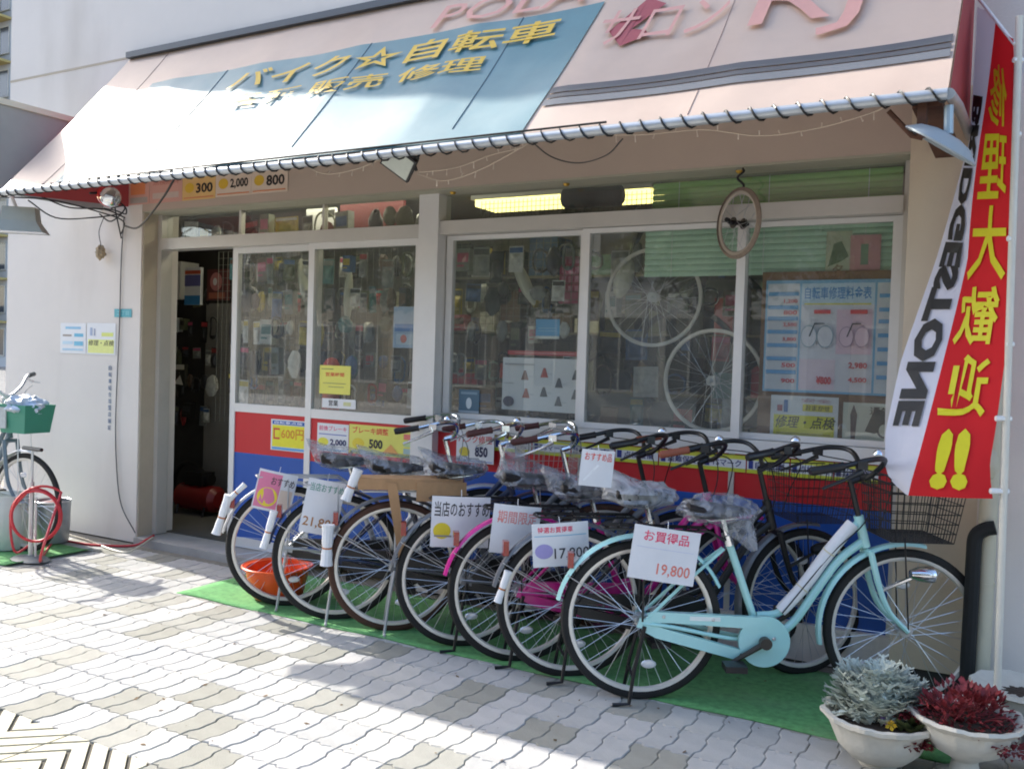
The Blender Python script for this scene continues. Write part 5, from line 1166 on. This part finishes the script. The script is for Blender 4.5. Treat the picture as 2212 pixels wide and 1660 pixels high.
fill(-4.9, -4.0, (2.2, 1.95, 1.7, 1.45, 1.2), 5.55, 'deep behind the second door pane', .06, .13)
fill(-3.32, -2.42, (2.14, 1.92, 1.7, 1.48, 1.28), 5.0, 'behind the first window pane', skip=.2)
fill(-3.7, -2.75, (2.2, 1.95, 1.7, 1.45), 5.55, 'deep behind the first window pane', .06, .13)
fill(-2.55, -1.55, (2.15, 1.9, 1.65, 1.4, 1.25), 5.3, 'deep behind the middle window sash', .06, .16)
fill(-5.9, -3.5, (2.44,), 5.05, 'behind the transom above the doors', .08, .22)
fill(-7.05, -6.3, (1.98, 1.72, 1.46, 1.2, .95), 5.75, 'on the tool wall inside the doorway', .05, .11)
def prop(label, cat, px0, py0, px1, py1, y, mat_, items=(), depth=.03, name='display_card'):
    return wall_sheet(name, label, cat, px0, py0, px1, py1, y, mat_, items, thick=depth)
prop('white wall cabinet high inside the doorway', 'cabinet', 345, 566, 389, 645, 5.6, m_whitep, (), .2, 'wall_cabinet')
prop('red, violet, white and blue card hanging inside the doorway', 'card', 400, 578, 432, 658, 5.5, m_wsheet, [('r', 0, .82, 1, .92, '#c4583c'), ('r', 0, .5, 1, .8, '#6a6aa2'), ('r', 0, .0, 1, .25, '#3b86be')])
prop('dusky red card with a white mark inside the doorway beside the door leaf', 'card', 448, 582, 490, 648, 5.5, ink('#5e2f2e'), [('e', .45, .6, .3, .3, '#b5736f'), ('e', .4, .6, .1, .12, '#d8d2cc'), ('r', .1, .05, .9, .25, '#a3604a')])
prop('small white card with black figure on the tool board inside the doorway', 'card', 366, 785, 399, 834, 5.5, ink('#23231f'), [('r', .05, .75, .95, .98, '#c7c3b4'), ('p', [(.3, .1), (.7, .5), (.6, .7), (.9, .05)], '#d6d3c6'), ('p', [(.1, .1), (.2, .6), (.35, .6), (.25, .1)], '#8f8d84')])
prop('grey partition board inside the doorway behind the compressor', 'board', 446, 655, 500, 1090, 5.82, mat('partition_grey', '#8d8a84', .85, var=.1), (), .02, 'partition_board')
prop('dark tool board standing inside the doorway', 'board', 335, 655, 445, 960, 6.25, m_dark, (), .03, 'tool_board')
prop('large dark red sheet high behind the second door transom', 'sheet', 735, 440, 870, 490, 5.35, ink('#5a1f22'), ())
prop('white bracket-shaped sign behind the door transom', 'sign', 662, 452, 722, 494, 5.3, m_wsheet, [('r', .55, .55, 1, .9, '#3a3d39'), ('e', .75, .0, .24, .36, '#4a1d1e')])
prop('pink plastic caddy with holes behind the pane right of the centre post', 'caddy', 1210, 555, 1255, 655, 5.05, mat('caddy_pink', '#b5476a', .5), [('r', .1+.3*i, .25+.2*j, .3+.3*i, .38+.2*j, '#d98aa4') for i in range(3) for j in range(4)], .05, 'pink_caddy')
b = MB(); b.lathe([(.0, .09), (.03, .085), (.055, .05), (.06, .0), (.06, -.28), (.05, -.30), (0, -.30)], 18); o = b.build('red_lantern', mat('lantern_red', '#d8382e', .5), None); o.location = aty(716, 800, 4.95); tag(o, 'bright red lantern standing behind the yellow notice on the door glass', 'lantern')
for k, (q, dq) in enumerate((((1110, 560, 1150, 660), .0), ((640, 560, 668, 660), 0), ((740, 590, 760, 690), 0), ((1310, 560, 1380, 640), 0))):
    a_, c_ = aty(q[0], q[1], 5.0), aty(q[2], q[3], 5.0); b = MB(); wx, hz = (c_.x-a_.x)/2, (a_.z-c_.z)/2
    b.lathe([(0, .03), (.4, .026), (.8, .01), (1, -.02), (.96, -.03), (.75, -.005), (0, .012)], 24, Matrix.Diagonal((wx*.55, hz*1.1, 1, 1)))
    b.v = [Matrix.Rotation(R(-28+15*k), 4, 'Y') @ Matrix.Rotation(R(90), 4, 'X') @ p for p in b.v]
    o = b.build('saddle_cover', mat('cover_cream', '#c4c6b6', .4, var=.12)); o.location = a_.lerp(c_, .5); tag(o, ['pale oval saddle cover tilted behind the pane right of the centre post', 'pale oval saddle cover behind the first door pane', 'pale narrow saddle cover behind the second door pane', 'pale oval saddle cover above the wheel behind the middle sash'][k], 'cover')
# wheels and tyres standing in the middle of the window
def shop_wheel(label, px, py, y, r, rz, tyre=False, name='bicycle_wheel'):
    c = aty(px, py, y); t_, ri, sp, hb = wheel_mb(0, 0, r, .010, 28, .009); X = Matrix.Rotation(R(rz), 4, 'Z')
    T = thing(name, label, 'wheel', c)
    for q in (t_, ri, sp, hb): rigid(q, X)
    if tyre: t_.build('tyre', m_rubber, T)
    ri.build('rim', m_rim, T)
    tag(sp.build('spokes', m_steel, T), kind='stuff'); hb.build('hub', m_steel, T)
shop_wheel('silver wheel with bare rim hung behind the middle sash, upper one', 1411, 642, 4.93, .30, 4)
shop_wheel('silver wheel with bare rim leaning lower across the mullion inside the window', 1540, 822, 4.86, .30, -2)
for k, (px, py) in enumerate(((1345, 700), (1445, 560), (1330, 860), (1480, 780), (1560, 700))):
    b = MB(); c = aty(px, py, 5.45); b.lathe([(.30, -.02), (.325, -.012), (.335, 0), (.325, .012), (.30, .02)], 40, Matrix.Rotation(R(90), 4, 'X') @ Matrix.Rotation(R(20*k-40), 4, 'Y')); o = b.build('spare_tyre', m_rubber); o.location = c; tag(o, ['spare tyre hanging highest left behind the middle sash', 'spare tyre hanging at the top behind the middle sash', 'spare tyre standing low left behind the middle sash', 'spare tyre hanging in the middle behind the middle sash', 'spare tyre hanging rightmost behind the middle sash'][k], 'tyre', 'spare tyres hanging behind the middle sash')
# stock bicycle rolled tube by the doorway: tyre and red compressor
b = MB(); b.lathe([(.20, -.02), (.225, -.014), (.235, 0), (.225, .014), (.20, .02)], 40, Matrix.Rotation(R(90), 4, 'X')); o = b.build('spare_tyre', m_rubber); o.location = aty(410, 1050, 5.7); tag(o, 'black tyre leaning inside the dark doorway', 'tyre')
c = aty(430, 1120, 5.5); cp_ = thing('compressor', 'red air compressor on the floor inside the doorway', 'compressor', (c.x, 5.5, .05))
b = MB(); b.tube([(-.24, 0, .14), (-.2, 0, .14), (.2, 0, .14), (.24, 0, .14)], [.07, .11, .11, .07], 20); b.build('tank', mat('compressor_red', '#7d1a1c', .4, var=.1), cp_)
b = MB(); b.box(-.1, .1, -.07, .07, .25, .36); b.tube([(-.14, 0, .30), (.14, 0, .30)], .05, 14); b.build('motor', m_black, cp_)
b = MB()
for s in (-.16, .16): b.tube([(s, -.09, .08), (s, -.11, .0)], .012, 6); b.tube([(s, .09, .08), (s, .11, .0)], .012, 6)
b.build('feet', m_black, cp_)
# shelves deep in the room with cartons
for k, z in enumerate((.7, 1.2, 1.7, 2.2)):
    b = MB(); b.box(-5.0, -.6, 7.3, 7.75, z-.02, z); o = b.build('shelf', mat('shelf_grey', '#77756e', .7)); tag(o, 'grey shelf board %s at the back of the shop' % ('lowest of four', 'second from the bottom', 'third from the bottom', 'topmost of four')[k], 'shelf')
    x = -4.95; n_ = 0
    while x < -.7:
        w_ = rnd.uniform(.12, .4); h_ = rnd.uniform(.12, .38)
        c = rnd.choice(bag_); b = MB(); b.box(0, w_, -.15, .15, 0, h_); b.box(w_*.15, w_*.85, -.153, -.15, h_*.3, h_*.7); o = b.build('carton', pk[c], smooth=False); o.location = (x, 7.5, z); tag(o, '%s carton, %s on %s back shelf' % (names[c], ORD[n_], ('lowest', 'second', 'third', 'topmost')[k]), 'carton', 'cartons on the back shelves'); x += w_+rnd.uniform(.01, .12); n_ += 1
# speaker-like rolled black bag above the header, seen in the transom
b = MB(); c = aty(1270, 425, 5.0); b.tube([c-X3*.16, c-X3*.14, c+X3*.2, c+X3*.22], [.05, .07, .07, .05], 18); b.tube([c+X3*.222, c+X3*.226], .035, 16); tag(b.build('rolled_bag', m_black), 'black cylindrical bag lying on the header behind the transom glass', 'bag')

# ================================================================== NEIGHBOURHOOD
def block(label, x0, x1, y0, y1, h, col, floors, bays, faces, glassc='#4a5058', balcony=None, name='building', group=None):
    t = thing(name, label, 'building', ((x0+x1)/2, (y0+y1)/2, -.16), group=group)
    b = MB(); b.box(x0, x1, y0, y1, -.16, h); b.box(x0-.15, x1+.15, y0-.15, y1+.15, h, h+.35); b.build('wall', mat('facade_'+col[1:], col, .85, var=.06, vscale=.4), t, world=True, smooth=False)
    wm = mat('facade_window', glassc, .15, 0); fmx = mat('facade_frame', '#b9b6ae', .6); fh = h/floors
    proto_w = {}
    for face in faces:
        L0, L1 = (x0, x1) if face in 'ns' else (y0, y1); bw = (L1-L0)/bays
        for f in range(floors):
            if balcony:
                q = MB(); z = f*fh+.05
                if face == 's': q.box(x0+.3, x1-.3, y0-1.3, y0, z-.15, z); q.box(x0+.3, x1-.3, y0-1.32, y0-1.2, z, z+1.1)
                elif face == 'e': q.box(x1, x1+1.3, y0+.3, y1-.3, z-.15, z); q.box(x1+1.2, x1+1.32, y0+.3, y1-.3, z, z+1.1)
                elif face == 'n': q.box(x0+.3, x1-.3, y1, y1+1.3, z-.15, z); q.box(x0+.3, x1-.3, y1+1.2, y1+1.32, z, z+1.1)
                if f: q.build('balcony', mat('balcony_'+balcony[1:], balcony, .8, var=.05), t, world=True, smooth=False)
            for k in range(bays):
                c = L0+bw*(k+.5); z = f*fh+fh*.52
                if face not in proto_w:
                    q = MB(); a = bw*.33; e = fh*.3; q.m = 0; q.box(-a, a, -.02, .03, -e, e); q.m = 1
                    q.box(-a-.06, a+.06, -.06, .05, e, e+.07); q.box(-a-.06, a+.06, -.08, .05, -e-.07, -e); q.box(-.03, .03, -.05, .03, -e, e); q.box(-a-.06, -a, -.06, .05, -e, e); q.box(a, a+.06, -.06, .05, -e, e)
                    proto_w[face] = q.mesh('window', [wm, fmx], smooth=False)
                o = link_mesh('window', proto_w[face], t)
                pos, rz = {'s': ((c, y0, z), 0), 'n': ((c, y1, z), 180), 'e': ((x1, c, z), 90), 'w': ((x0, c, z), -90)}[face]
                o.location = Vector(pos)-t.location; o.rotation_euler = (0, 0, R(rz))
    return t
fc = CP+ray(27, 300)*62
block('grey and ochre apartment block with balconies far beyond the left corner of the shop', fc.x-16, fc.x, fc.y, fc.y+14, 32, '#b3b5b8', 11, 5, 'se', balcony='#c3ae72', name='apartment_building')
block('beige three-storey building across the street, left', -26, -14, -24, -14, 8.5, '#a79a86', 3, 6, 'n'); block('white house across the street, centre', -13, -5, -23, -14, 6.5, '#bdbdb8', 2, 4, 'n')
block('brown shop building across the street, right', -4, 7, -25, -14.2, 9, '#7d6a58', 3, 5, 'n'); block('pale grey building across the street, far right', 8, 20, -24, -14, 11, '#9da3a8', 4, 6, 'n')
def tree(label, x, y, h, cr_, seed, col):
    rd = random.Random(seed); t = thing('street_tree', label, 'tree', (x, y, -.02), group='trees along the far pavement')
    b = MB(); b.tube(smooth_path([(0, 0, 0), (.05, .03, h*.25), (-.05, 0, h*.5), (.03, 0, h*.75)]), [.16-.004*k for k in range(19)], 8)
    for k in range(7):
        a = rd.uniform(0, 6.28); z = h*rd.uniform(.35, .6); b.tube(smooth_path([(0, 0, z), (.5*cr_*math.cos(a)*.6, .5*cr_*math.sin(a)*.6, z+h*.14), (cr_*.7*math.cos(a), cr_*.7*math.sin(a), z+h*.25)], 3), [.06, .05, .045, .04, .03, .025, .015], 6)
    b.build('trunk', mat('bark', '#4a4037', .9, var=.25, vscale=12, bump=.4), t)
    b = MB(); cl = [(Vector((rd.gauss(0, cr_*.45), rd.gauss(0, cr_*.45), h*rd.uniform(.5, .98))), rd.uniform(.35, .8)*cr_*.6) for _ in range(44)]
    for k in range(5200):
        c, r_ = rd.choice(cl); d = Vector((rd.gauss(0, 1), rd.gauss(0, 1), rd.gauss(0, .8))).normalized(); p = c+d*r_*rd.random()**.4; s = rd.uniform(.07, .15)
        u = Vector((rd.gauss(0, 1), rd.gauss(0, 1), rd.gauss(0, 1))).normalized(); v = u.orthogonal().normalized(); b.add([p-u*s, p+v*s*.6, p+u*s, p-v*s*.6], [(0, 1, 2, 3)])
    tag(b.build('crown', mat('leaf_'+col[1:], col, .7, var=.4, vscale=1.2), t, smooth=False), kind='stuff')
for k, (x, y, h, c_, col) in enumerate(((-17, -10.5, 6.5, 2.6, '#47582c'), (-11.5, -10.2, 5.6, 2.3, '#3f5229'), (-6.5, -10.6, 6.6, 2.6, '#4c5c30'), (-1.5, -10.3, 5.8, 2.4, '#42552b'), (4.5, -10.5, 6.4, 2.5, '#47582c'))):
    tree(['leftmost street tree across the road', 'second street tree across the road, before the white house', 'tallest street tree across the road, in the middle', 'fourth street tree across the road, before the brown shop', 'rightmost street tree across the road'][k], x, y, h, c_, 40+k, col)

# the text scratch object is not part of the place
if _tx is not None:
    cd = _tx.data; bpy.data.objects.remove(_tx); bpy.data.curves.remove(cd)
